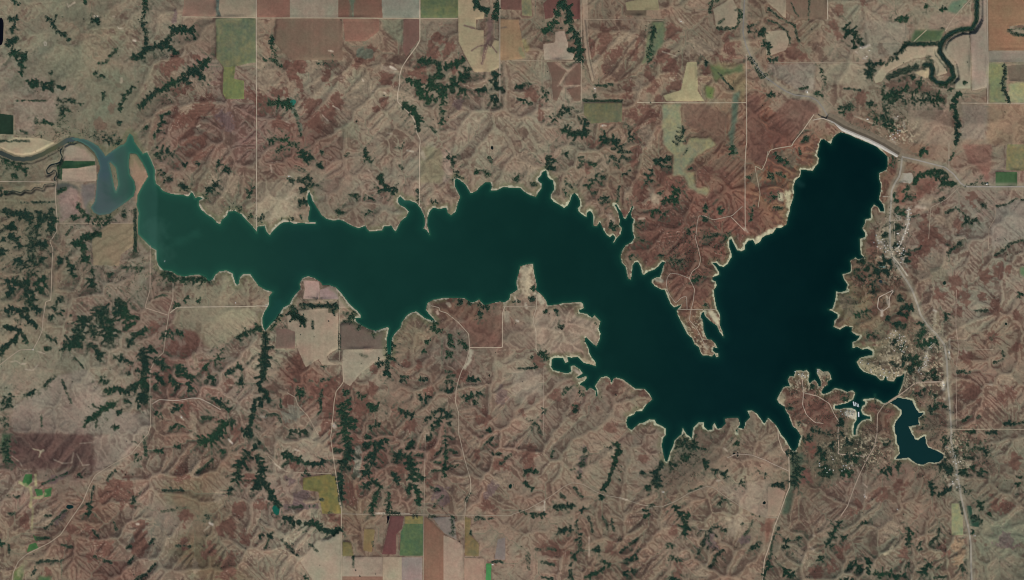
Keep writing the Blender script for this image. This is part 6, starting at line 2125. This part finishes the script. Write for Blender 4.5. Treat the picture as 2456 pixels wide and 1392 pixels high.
# ------------------------------------------------------------------ dam
def profile_mesh(name, pts, prof, mat, parent=None):
    """prof: (offset in survey units to the right of travel, height) pairs, swept along pts"""
    Q = resample(pts); T = np.gradient(Q, axis=0); T /= np.hypot(T[:, 0], T[:, 1])[:, None]; N_ = np.stack([-T[:, 1], T[:, 0]], 1)
    V = []
    for k, (o, h) in enumerate(prof):
        R = Q + N_ * o; x, y = to_world(R[:, 0], R[:, 1])
        V.append(np.c_[x, y, np.full(len(Q), h)])
    n = len(Q); m = len(prof); vv = np.concatenate(V); f = []
    for a in range(m - 1):
        k = np.arange(n - 1); f.append(np.stack([a * n + k, a * n + k + 1, (a + 1) * n + k + 1, (a + 1) * n + k], 1))
    f = np.concatenate(f); a = vv[f[0]]; nrm = np.cross(a[1] - a[0], a[2] - a[0])
    if nrm[2] < 0: f = f[:, ::-1]
    return link(name, mesh_np(name, vv, f, None, mat, smooth=False), parent)
def empty(name, u, v, zz=None):
    o = bpy.data.objects.new(name, None); col.objects.link(o)
    x, y = to_world(u, v); o.location = (float(x), float(y), float(zat(u, v)) if zz is None else zz)
    return o
def adopt(ch, par):
    ch.parent = par; ch.matrix_parent_inverse = par.matrix_world.inverted() if False else __import__('mathutils').Matrix.Translation(-par.location)
dam = tag(empty('dam', 2060, 325, 0.0), 'long curved earth dam closing the north-east end of the lake', 'dam')
M_rip = plain_mat('riprap_rock', (176, 171, 161), amp=0.25, scale=0.08); M_damgrass = plain_mat('dam_turf', (100, 90, 76), amp=0.12, scale=0.02, spec=0.1)
M_berm = plain_mat('dam_berm', (122, 110, 92), amp=0.12, scale=0.02, spec=0.1); M_asph = plain_mat('asphalt', (156, 150, 140), rough=0.9, amp=0.08)
for nm, pr, mt in (('riprap_face', [(8.6, -6), (1.6, 23)], M_rip), ('embankment', [(1.6, 23), (1.3, 25), (-1.5, 25)], M_berm),
                   ('grass_face', [(-1.5, 25), (-8.0, 13)], M_damgrass), ('toe_berm', [(-8.0, 13), (-11, 11), (-22, 1.5), (-24, -4)], M_berm), ('crest_road', [(1.2, 25.4), (-1.4, 25.4)], M_asph)):
    adopt(profile_mesh(nm, DAM, pr, mt), dam)
cw_pts = parse('@3 2 1245 1018 1200 1046 1155 1078'.split())
cw = tag(empty('causeway', *sheet(3, 2, 1200, 1046), 0.0), 'short pale causeway carrying a road between the main lake and its southeast arm', 'causeway')
adopt(profile_mesh('embankment', cw_pts, [(3.2, -4), (1.6, 3.2), (-1.6, 3.2), (-3.2, -4)], plain_mat('causeway_fill', (128, 116, 94))), cw)
adopt(profile_mesh('road_surface', cw_pts, [(1.1, 3.6), (-1.1, 3.6)], plain_mat('causeway_gravel', (166, 148, 128))), cw)
print('roads', round(time.time() - T0, 1))

# ------------------------------------------------------------------ trees
RING = 6
tpl = [(0, 0, 1.0)] + [(0.74 * math.cos(k * math.tau / RING), 0.74 * math.sin(k * math.tau / RING), 0.68) for k in range(RING)] + \
      [(1.0 * math.cos((k + .5) * math.tau / RING), 1.0 * math.sin((k + .5) * math.tau / RING), 0.0) for k in range(RING)]
tpl = np.array(tpl, np.float32)
tf = [(0, 1 + k, 1 + (k + 1) % RING) for k in range(RING)]
for k in range(RING):
    a, b, c2, d2 = 1 + k, 1 + (k + 1) % RING, 1 + RING + k, 1 + RING + (k - 1) % RING
    tf += [(a, c2, b), (a, d2, c2)]
tf = np.array(tf, np.int32)
def crowns(name, pos, rad, hgt, cols):
    n = len(pos); nv = len(tpl)
    v = np.repeat(tpl[None], n, 0)
    v = v * (1 + rng.normal(0, 0.16, (n, nv, 1)))
    th = rng.random(n) * math.tau; cs, sn = np.cos(th)[:, None], np.sin(th)[:, None]
    X = v[..., 0] * cs - v[..., 1] * sn; Y = v[..., 0] * sn + v[..., 1] * cs
    v = np.stack([pos[:, None, 0] + X * rad[:, None], pos[:, None, 1] + Y * rad[:, None], pos[:, None, 2] + v[..., 2] * hgt[:, None] - 0.8], -1).reshape(-1, 3)
    f = (tf[None] + (np.arange(n) * nv)[:, None, None]).reshape(-1, 3)
    return mesh_np(name, v, f, np.repeat(cols, nv, 0), M_tree, smooth=False)

wn2 = fbm(26, 3, 72)
def samp(a, u, v):
    i = np.clip(((u - U0) / S + 0.5).astype(int), 0, NX - 1); j = np.clip(((v - V0) / S + 0.5).astype(int), 0, NY - 1)
    return a[j, i]
def plant(items, spacing=10.5):
    P = []
    for wd, dn, pts in items:
        us = [p[0] for p in pts]; vs = [p[1] for p in pts]; R = wd * 0.75 + 3
        a0, a1, b0, b1 = min(us) - R, max(us) + R, min(vs) - R, max(vs) + R
        n = int((a1 - a0) * (b1 - b0) * (PX / spacing) ** 2)
        u = a0 + rng.random(n) * (a1 - a0); v = b0 + rng.random(n) * (b1 - b0)
        d = seg_dist(u.astype(np.float32), v.astype(np.float32), pts)
        own = (0.35 + 0.65 * dn) * np.clip(1.45 - 0.75 * d / (wd * 0.5 + 1.3), 0, 1)
        if wd <= 4.6 and dn >= 0.8: own = own * 1.25
        pp = own * 1.45 - 0.72 + samp(pot_t, u, v)
        ok = (rng.random(n) < smooth01((pp + 0.2) / 0.85) * (0.35 + 0.65 * dn)) & ~samp(water_m, u, v)
        P.append(np.stack([u[ok], v[ok], pp[ok]], 1))
    return np.concatenate(P) if P else np.zeros((0, 3))
def wood_mesh(name, P):
    u, v = P[:, 0], P[:, 1]; x, y = to_world(u, v); n = len(P)
    rad = rng.uniform(4.0, 8.0, n) ; hgt = rad * rng.uniform(0.9, 1.5, n)
    green = smooth01(samp(n4, u, v) * 0.8 + 0.35 + rng.normal(0, 0.25, n))[:, None]
    c = np.array([32, 52, 45]) * (1 - green) + np.array([42, 70, 50]) * green
    edge_k = (smooth01(0.9 - P[:, 2] / 0.42) * (rng.random(n) < 0.6))[:, None] * rng.uniform(0.4, 1.0, (n, 1))
    c = c + (np.array([80, 82, 60]) - c) * edge_k            # bare cottonwood and sumac round the edges
    c = c * rng.uniform(0.7, 1.35, (n, 1))
    return crowns(name, np.stack([x, y, zat(u, v)], 1), rad, hgt, alb(c))
ntree = 0
for name, label, items in groves:
    P = plant(items)
    if len(P) < 4: continue
    ntree += len(P)
    tag(link(name, wood_mesh(name, P)), label, 'wood')
for sc, items in sorted(scrub.items()):
    P = plant(items)
    ntree += len(P)
    if len(P): tag(link('scrub', wood_mesh('scrub', P)), 'patches of dark cedar scrub, some standing in for shadow lines, over the gullied prairie', 'scrub', kind='stuff')
# cedars seeding themselves on the cool northern slopes
n = 380000
ELL = ((1990, 960, 110, 70), (2050, 1080, 120, 70), (2170, 880, 100, 110), (2140, 590, 45, 110), (2250, 1090, 60, 90), (2330, 1080, 60, 60), (2150, 280, 130, 60), (1640, 1090, 55, 70), (60, 600, 70, 90), (300, 660, 120, 60), (130, 330, 110, 50), (1680, 600, 90, 70), (2080, 680, 60, 70))
u = rng.uniform(U0 + 6, U1 - 6, n); v = rng.uniform(V0 + 6, V1 - 6, n)
ka = rng.integers(0, len(ELL), 60000); ea = np.array(ELL, float)[ka]
u = np.r_[u, ea[:, 0] + ea[:, 2] * rng.uniform(-1.2, 1.2, len(ka))]; v = np.r_[v, ea[:, 1] + ea[:, 3] * rng.uniform(-1.2, 1.2, len(ka))]; n = len(u)
north = samp(gz_v, u, v)                      # height grows southward: slope looks north
heavy = np.interp(v, [0, 500, 700, 1392], [0.1, 0.2, 0.45, 0.75]) + 0.35 * ((u > 1950) & (v > 850)) + 0.2 * ((u < 420) & (v > 480) & (v < 1050))
pr = smooth01((north - 0.16) / 0.2) * smooth01((samp(wn2, u, v) + samp(n1, u, v) + 0.05) / 0.5) * heavy
pr = pr + 0.22 * smooth01((np.log10(samp(area, u, v)) - 4.7) / 0.6) * smooth01((samp(n1, u, v) + 0.1) / 0.4) * (0.3 + heavy)
speck = np.maximum.reduce([smooth01(1.3 - np.hypot((u - a_) / ra_, (v - b_) / rb_)) for a_, b_, ra_, rb_ in ELL])
pr = pr + 0.95 * speck * smooth01((samp(n2, u, v) + samp(n3, u, v) + 0.05) / 0.35)
pr = pr + 0.012 * (samp(shore_d, u, v) < 60) + 0.85 * smooth01((samp(pot, u, v) + 0.05) / 0.6) * (samp(wood_w, u, v) > 0.06)
ok = (rng.random(n) < pr * 0.75) & ~samp(water_m | river_m | ne_m, u, v) & (samp(vert_field, u, v) < 0) & (samp(shore_d, u, v) > 4)
P = np.stack([u[ok], v[ok], rng.uniform(0.0, 0.9, ok.sum())], 1); ntree += len(P)
tag(link('scrub', wood_mesh('scrub', P)), 'single cedars and brush specks strewn over the cool slopes', 'scrub', kind='stuff')
print('trees', ntree, round(time.time() - T0, 1))

def solid(name, parts, mat, parent=None):
    """join boxes (x0,x1,y0,y1,z0,z1) and prisms into one mesh"""
    v = []; f = []
    for b in parts:
        o = len(v)
        if b[0] == 'box':
            x0, x1, y0, y1, z0_, z1 = b[1:]
            v += [(x0, y0, z0_), (x1, y0, z0_), (x1, y1, z0_), (x0, y1, z0_), (x0, y0, z1), (x1, y0, z1), (x1, y1, z1), (x0, y1, z1)]
            f += [tuple(o + k for k in q_) for q_ in ((0, 3, 2, 1), (4, 5, 6, 7), (0, 1, 5, 4), (1, 2, 6, 5), (2, 3, 7, 6), (3, 0, 4, 7))]
        else:                                   # gable roof: ridge along x
            x0, x1, y0, y1, z0_, z1 = b[1:]; ym = (y0 + y1) / 2
            v += [(x0, y0, z0_), (x1, y0, z0_), (x1, y1, z0_), (x0, y1, z0_), (x0, ym, z1), (x1, ym, z1)]
            f += [tuple(o + k for k in q_) for q_ in ((0, 1, 5, 4), (2, 3, 4, 5), (0, 4, 3), (1, 2, 5), (0, 3, 2, 1))]
    me = bpy.data.meshes.new(name); me.from_pydata(v, [], f); me.update()
    if mat: me.materials.append(mat)
    return link(name, me, parent)

# lone trees on open grass
M_bark = plain_mat('bark', (70, 58, 48))
def make_tree():
    r = empty('tree', 0, 0, 0)
    cr = crowns('crown', np.array([[0, 0, 2.6], [3.4, 1.8, 2.2], [-3.0, 2.4, 2.4], [0.8, -3.4, 2.0], [0.4, 0.6, 5.2]], float), np.array([6.5, 4.6, 4.8, 4.6, 4.2]), np.array([8.0, 6, 6.4, 5.6, 6.0]), np.tile(alb((30, 46, 38)), (5, 1)))
    link('crown', cr, r)
    n = 8; a = np.arange(n) * math.tau / n
    vv = np.r_[np.c_[0.6 * np.cos(a), 0.6 * np.sin(a), np.full(n, -0.5)], np.c_[0.35 * np.cos(a), 0.35 * np.sin(a), np.full(n, 4.5)]]
    k = np.arange(n); ff = np.stack([k, (k + 1) % n, n + (k + 1) % n, n + k], 1)
    link('trunk', mesh_np('trunk', vv, ff, None, M_bark), r)
    return r
def dup(root, loc, rz, sc_=1.0):
    r = root.copy(); col.objects.link(r); r.location = loc; r.rotation_euler = (0, 0, rz); r.scale = (sc_,) * 3
    for ch in root.children:
        c = ch.copy(); col.objects.link(c); c.parent = r
    return r
LONE = """0 0 690 1022 740 1052 755 1072 650 1044 690 1080 560 1000 545 932 610 990 640 870 520 840 1480 870 220 830 360 880 130 1010 1330 190 810 190 960 220 1010 160
0 1 760 802 655 852 720 772 850 760 700 866 1240 630 60 520 1100 300 340 60 190 700 1660 320 1760 330 2240 560 1380 1080
1 0 820 200 960 1168 1850 1130 1700 1150 2390 880 1230 920 1480 480
2 0 2560 900 340 690 1900 900 1600 500 2310 790 1330 990 690 640
3 0 1300 605 1680 60 1840 60 420 290 870 870 1210 380 1910 600 730 850 2270 1080
0 2 650 320 700 880 1060 760 580 990 240 660 1560 1240 1900 1240 2060 1170 380 1190
1 2 430 430 560 450 1010 705 1240 820 700 300 2300 600 1470 560
2 2 360 230 1000 1010 860 1030 500 1060 640 1180 700 500 480 380 100 880
1 3 615 1245 1000 1352 960 1295 1150 1330 2060 560 300 430 1240 640
2 3 2215 845 2055 915 90 1070 1190 160 560 560 2050 300 2380 300 1350 200
3 3 1745 950 1870 990 1810 1150 1880 1210 1300 760 900 740 480 900 2300 700 2200 500 1000 620
0 3 1210 380 1280 380 1220 60 330 1140 1420 700 1560 300 2010 300 2160 690 520 1180"""
tree0 = None
for l in LONE.splitlines():
    t = list(map(float, l.split()))
    for k in range(2, len(t), 2):
        u_, v_ = sheet(int(t[0]), int(t[1]), t[k], t[k + 1])
        x, y = to_world(u_, v_); loc = (float(x), float(y), float(zat(u_, v_))); s_ = random.uniform(0.9, 1.6)
        if tree0 is None:
            tree0 = make_tree(); tag(tree0, 'small round dark tree standing alone on open grass', 'tree', 'lone trees dotted over the pastures'); tree0.location = loc; tree0.scale = (s_,) * 3
        else: dup(tree0, loc, random.random() * 6, s_)

# ------------------------------------------------------------------ buildings
M_wall = [plain_mat('wall_paint', c, amp=0.06) for c in ((196, 190, 178), (176, 168, 154), (150, 132, 118))]
M_roof = [plain_mat('roof_sheet', c, rough=0.6, amp=0.06) for c in ((214, 210, 202), (186, 182, 176), (150, 142, 134), (128, 104, 92), (196, 204, 206))]
protos = []
def house(L, W, H, roof, wall, chimney):
    r = empty('house', 0, 0, 0)
    w_ = solid('wall', [('box', -L / 2, L / 2, -W / 2, W / 2, -2, H)], wall, r)
    rf = solid('roof', [('gable', -L / 2 - .6, L / 2 + .6, -W / 2 - .7, W / 2 + .7, H + .02, H + W * 0.28)], roof, r)
    solid('window', [('box', -L * .3, -L * .3 + 1.6, -W / 2 - .06, -W / 2 - .01, 1.0, 2.3)], plain_mat('window_glass', (40, 48, 56), rough=0.2), r)
    solid('window', [('box', L * .3, L * .3 + 1.6, -W / 2 - .06, -W / 2 - .01, 1.0, 2.3)], bpy.data.materials['window_glass'], r)
    solid('door', [('box', -.6, .6, -W / 2 - .07, -W / 2 - .01, 0, 2.1)], plain_mat('door_paint', (110, 80, 66)), r)
    if chimney: solid('chimney', [('box', L * .2, L * .2 + .9, W * .1, W * .1 + .9, H + 1, H + W * .28 + 1.0)], plain_mat('chimney_brick', (120, 80, 70)), rf)
    return r
def dup2(root, loc, rz, sc_=1.0):
    r = root.copy(); col.objects.link(r); r.location = loc; r.rotation_euler = (0, 0, rz); r.scale = (sc_,) * 3
    for ch in root.children:
        c = ch.copy(); col.objects.link(c); c.parent = r
        for g in ch.children:
            g2 = g.copy(); col.objects.link(g2); g2.parent = c
    return r
SIZES = [(22, 13, 4.2, 0, 0, True), (26, 14, 4.0, 1, 1, False), (18, 12, 4.0, 4, 0, True), (24, 14, 4.5, 2, 2, True), (34, 18, 5.5, 0, 1, False)]
used = {}
def put_house(kind, u_, v_, rz, label, group):
    x, y = to_world(u_, v_); loc = (float(x), float(y), float(zat(u_, v_)))
    if kind not in used:
        L_, W_, H_, a, b, c = SIZES[kind]; used[kind] = house(L_, W_, H_, M_roof[a], M_wall[b], c); r = used[kind]
        r.location = loc; r.rotation_euler = (0, 0, rz)
    else: r = dup2(used[kind], loc, rz)
    tag(r, label, 'house', group)
CLUST = [
 ('small pale house in the row along the loop street east of the highway', 'houses along the loop street', 3, 1, 24, [(1350, 610), (1345, 740), (1300, 880), (1255, 990)], 26),
 ('small pale house in the cluster at the highway bend near the east shore', 'houses at the highway bend', 3, 1, 16, [(1040, 900), (1100, 960), (1130, 1010)], 40),
 ('pale roof in the lots just below the highway fork', 'houses below the highway fork', 3, 1, 12, [(1200, 1010), (1300, 1020), (1300, 1130)], 30),
 ('small pale roof among the scattered lots of the lakeside hill village', 'houses of the hill village', 3, 2, 22, [(1150, 430), (1230, 420), (1300, 480), (1290, 560), (1180, 540)], 40),
 ('pale house along the winding lane between dark woods and the highway', 'houses along the winding lane', 3, 2, 16, [(1600, 510), (1525, 590), (1515, 720), (1440, 800)], 22),
 ('camper cabin on the pale campground point above the marina inlet', 'cabins on the campground point', 3, 2, 14, [(880, 690), (960, 730), (1100, 800), (1220, 850)], 40),
 ('small roof on the marina lots beside the floating docks', 'buildings on the marina lots', 3, 2, 10, [(720, 1160), (790, 1200), (820, 1150)], 26),
 ('small roof on the paved headland lots north-west of the marina', 'roofs on the headland lots', 3, 2, 8, [(280, 800), (360, 820), (500, 790), (560, 810)], 26),
 ('pale house beside the highway near the foot of the southeast arm', 'houses beside the southern highway', 3, 3, 14, [(1720, 110), (1800, 260), (1860, 280), (1810, 400), (1770, 480), (1890, 540)], 26),
 ('pale cabin on the lots beside the cross street south of the marina', 'cabins south of the marina', 3, 3, 14, [(540, 200), (640, 240), (800, 310), (560, 340), (450, 250)], 36),
 ('white house among the trees just below the dam', 'houses below the dam', 3, 0, 10, [(1215, 1130), (1300, 1200), (1190, 1340), (1220, 1360)], 30),
 ('white farm building in the yard on the hill north of the dam', 'farm buildings north of the dam', 3, 0, 6, [(890, 460), (960, 440), (930, 560)], 26),
]
for lab, grp, c_, r_, n_, path, spread in CLUST:
    P_ = resample([sheet(c_, r_, *p) for p in path], 1.0); got = []
    tries = 0
    while len(got) < n_ and tries < 400:
        tries += 1
        p = P_[random.randrange(len(P_))] + np.array([random.uniform(-1, 1), random.uniform(-1, 1)]) * spread / 4
        if any(np.hypot(*(p - g)) < 4.6 for g in got): continue
        if samp(water_m, np.array([p[0]]), np.array([p[1]]))[0]: continue
        got.append(p); put_house(random.choice([0, 0, 1, 2, 2, 3]), p[0], p[1], random.choice([0, 0, math.pi / 2, 0.4, -0.5]), lab, grp)
for c_, r_, x_, y_, kd, lab in [
    (2, 0, 1620, 210, 1, 'pale farmstead roof amid brown fields near the top edge'),
    (2, 0, 795, 850, 0, 'pale farmhouse at the end of the short hedge line north of the olive field'),
    (3, 0, 375, 888, 4, 'large white shed beside the highway west of the dam'),
    (3, 0, 955, 1145, 4, 'bright white building on the slope at the toe of the dam'),
    (3, 1, 1245, 850, 4, 'large white shed inside the highway loop among dark trees'),
    (3, 1, 2100, 376, 4, 'white shed at the roadside beside the bright green alfalfa field'),
    (3, 2, 1735, 600, 4, 'long white building just east of the highway bend'),
    (3, 2, 1685, 910, 4, 'white building on the bright lot west of the highway'),
    (0, 2, 2260, 122, 1, 'pale farm shed north of the straight road near the southwest shore'),
    (0, 2, 320, 572, 0, 'pale farmhouse at the left road junction beside dark cedar woods'),
    (1, 3, 2270, 1240, 4, 'white shed beside the narrow bright green strip at the bottom edge'),
    (3, 3, 925, 590, 1, 'pale farmhouse beside the lane south of the cabins'),
    (3, 3, 1240, 712, 2, 'lone pale roof on the open hill south of the southeast arm'),
    (3, 3, 1985, 965, 2, 'small white roof south of the round pale field'),
    (2, 3, 1450, 546, 2, 'small white roof right of the green wooded streak on the south side'),
    (1, 1, 315, 303, 2, 'small white roof west of the green wooded valley floor'),
    (2, 0, 870, 1207, 1, 'pale roofs at the lower edge of the olive square field'),
    (1, 2, 745, 1302, 1, 'pale farm building left of the road and comb-edged cedar valley'),
    (0, 2, 1745, 1220, 2, 'small white roof on the gullied slope south of the winding side road'),
    (1, 2, 100, 152, 1, 'pale shed where the straight road ends at the bay'),
]:
    u_, v_ = sheet(c_, r_, x_, y_); put_house(kd, u_, v_, random.choice([0, math.pi / 2]), lab, None)

# ------------------------------------------------------------------ marina docks and boat
M_dockroof = plain_mat('dock_roof', (204, 212, 214), rough=0.5, amp=0.04); M_deck = plain_mat('dock_deck', (150, 138, 122)); M_post = plain_mat('dock_post', (90, 90, 92))
def dock(u_, v_, L_, W_, rz, label):
    r = empty('boat_dock', u_, v_, 0.0); r.rotation_euler = (0, 0, rz)
    solid('roof', [('gable', -L_ / 2, L_ / 2, -W_ / 2, W_ / 2, 5.0, 6.8)], M_dockroof, r)
    solid('deck', [('box', -L_ / 2, L_ / 2, -1.6, 1.6, 0.3, 0.9)] + [('box', x_ - .5, x_ + .5, -W_ / 2, W_ / 2, 0.35, 0.8) for x_ in np.arange(-L_ / 2 + 2, L_ / 2, 8)], M_deck, r)
    for sx in (-1, 1):
        for sy in (-1, 1): solid('post', [('box', sx * (L_ / 2 - 2) - .2, sx * (L_ / 2 - 2) + .2, sy * (W_ / 2 - 1) - .2, sy * (W_ / 2 - 1) + .2, -3, 5.0)], M_post, r)
    tag(r, label, 'boat dock', 'covered docks in the marina')
rz = math.radians(-78)
for x_, y_, L_, W_, lab in ((824, 1092, 88, 22, 'widest and leftmost white dock roof in the slanted row at the marina'), (841, 1096, 80, 12, 'second slim white dock roof from the left in the marina row'),
                           (856, 1102, 76, 12, 'third slim white dock roof from the left in the marina row'), (869, 1108, 64, 10, 'rightmost and shortest white dock roof in the marina row'),
                           (870, 1194, 96, 24, 'single white dock roof farther south in the marina channel')):
    dock(*sheet(3, 2, x_, y_), L_, W_, rz if x_ != 870 else math.radians(-88), lab)
solidm = plain_mat('boat_hull_paint', (232, 236, 234), rough=0.3, amp=0.03)
bu, bv = sheet(0, 1, 1580, 1114)
bt = tag(empty('boat', bu, bv, 0.0), 'single white boat out on the green water near the southwest shore', 'boat')
hx = [(-13, 0.75), (-8, 0.95), (0, 1.0), (7, 0.85), (12, 0.45), (15, 0.02)]; v = []; f = []
for x_, k in hx: v += [(x_, -4.2 * k, 2.2), (x_, -2.6 * k, -0.6), (x_, 2.6 * k, -0.6), (x_, 4.2 * k, 2.2)]
for a in range(len(hx) - 1):
    o = 4 * a
    f += [(o, o + 1, o + 5, o + 4), (o + 1, o + 2, o + 6, o + 5), (o + 2, o + 3, o + 7, o + 6), (o + 3, o, o + 4, o + 7)]
f += [(0, 3, 2, 1)]
me = bpy.data.meshes.new('hull'); me.from_pydata(v, [], f); me.update(); me.materials.append(solidm); link('hull', me, bt)
solid('cabin', [('box', -7, 4, -2.4, 2.4, 2.21, 4.6), ('box', -6, 3, -2.0, 2.0, 4.61, 6.2)], solidm, bt)
bt.rotation_euler = (0, 0, math.radians(70))
print('things', round(time.time() - T0, 1))

# ------------------------------------------------------------------ light, sky, camera
wld = bpy.data.worlds.new('World'); scene.world = wld; wld.use_nodes = True
N = wld.node_tree.nodes; L = wld.node_tree.links
sky = N.new('ShaderNodeTexSky'); sky.sky_type = 'NISHITA'; sky.sun_disc = False
sky.sun_elevation = math.radians(SUN_EL); sky.sun_rotation = math.radians(SUN_AZ)
bg = N['Background']; bg.inputs['Strength'].default_value = 0.07
L.new(sky.outputs[0], bg.inputs['Color'])
sun = bpy.data.lights.new('sun', 'SUN'); sun.energy = 3.6; sun.angle = math.radians(0.5); sun.color = (1.0, 0.95, 0.88)
so = bpy.data.objects.new('sun', sun); col.objects.link(so)
so.rotation_euler = (math.radians(90 - SUN_EL), 0, math.radians(180 - SUN_AZ))
cam = bpy.data.cameras.new('camera'); co = bpy.data.objects.new('camera', cam); col.objects.link(co)
HC = 60000.0
co.location = (0, 0, HC); co.rotation_euler = (0, 0, 0)
cam.sensor_fit = 'HORIZONTAL'; cam.sensor_width = 36.0; cam.lens = 36.0 * (HC - 20) / (2456 * PX)
cam.clip_start = 100; cam.clip_end = 400000
scene.camera = co
vs = scene.view_settings; vs.view_transform = 'Standard'; vs.look = 'None'; vs.exposure = 0.0; vs.gamma = 1.0
scene.cycles.max_bounces = 4; scene.cycles.filter_width = 1.1
print('done', round(time.time() - T0, 1))
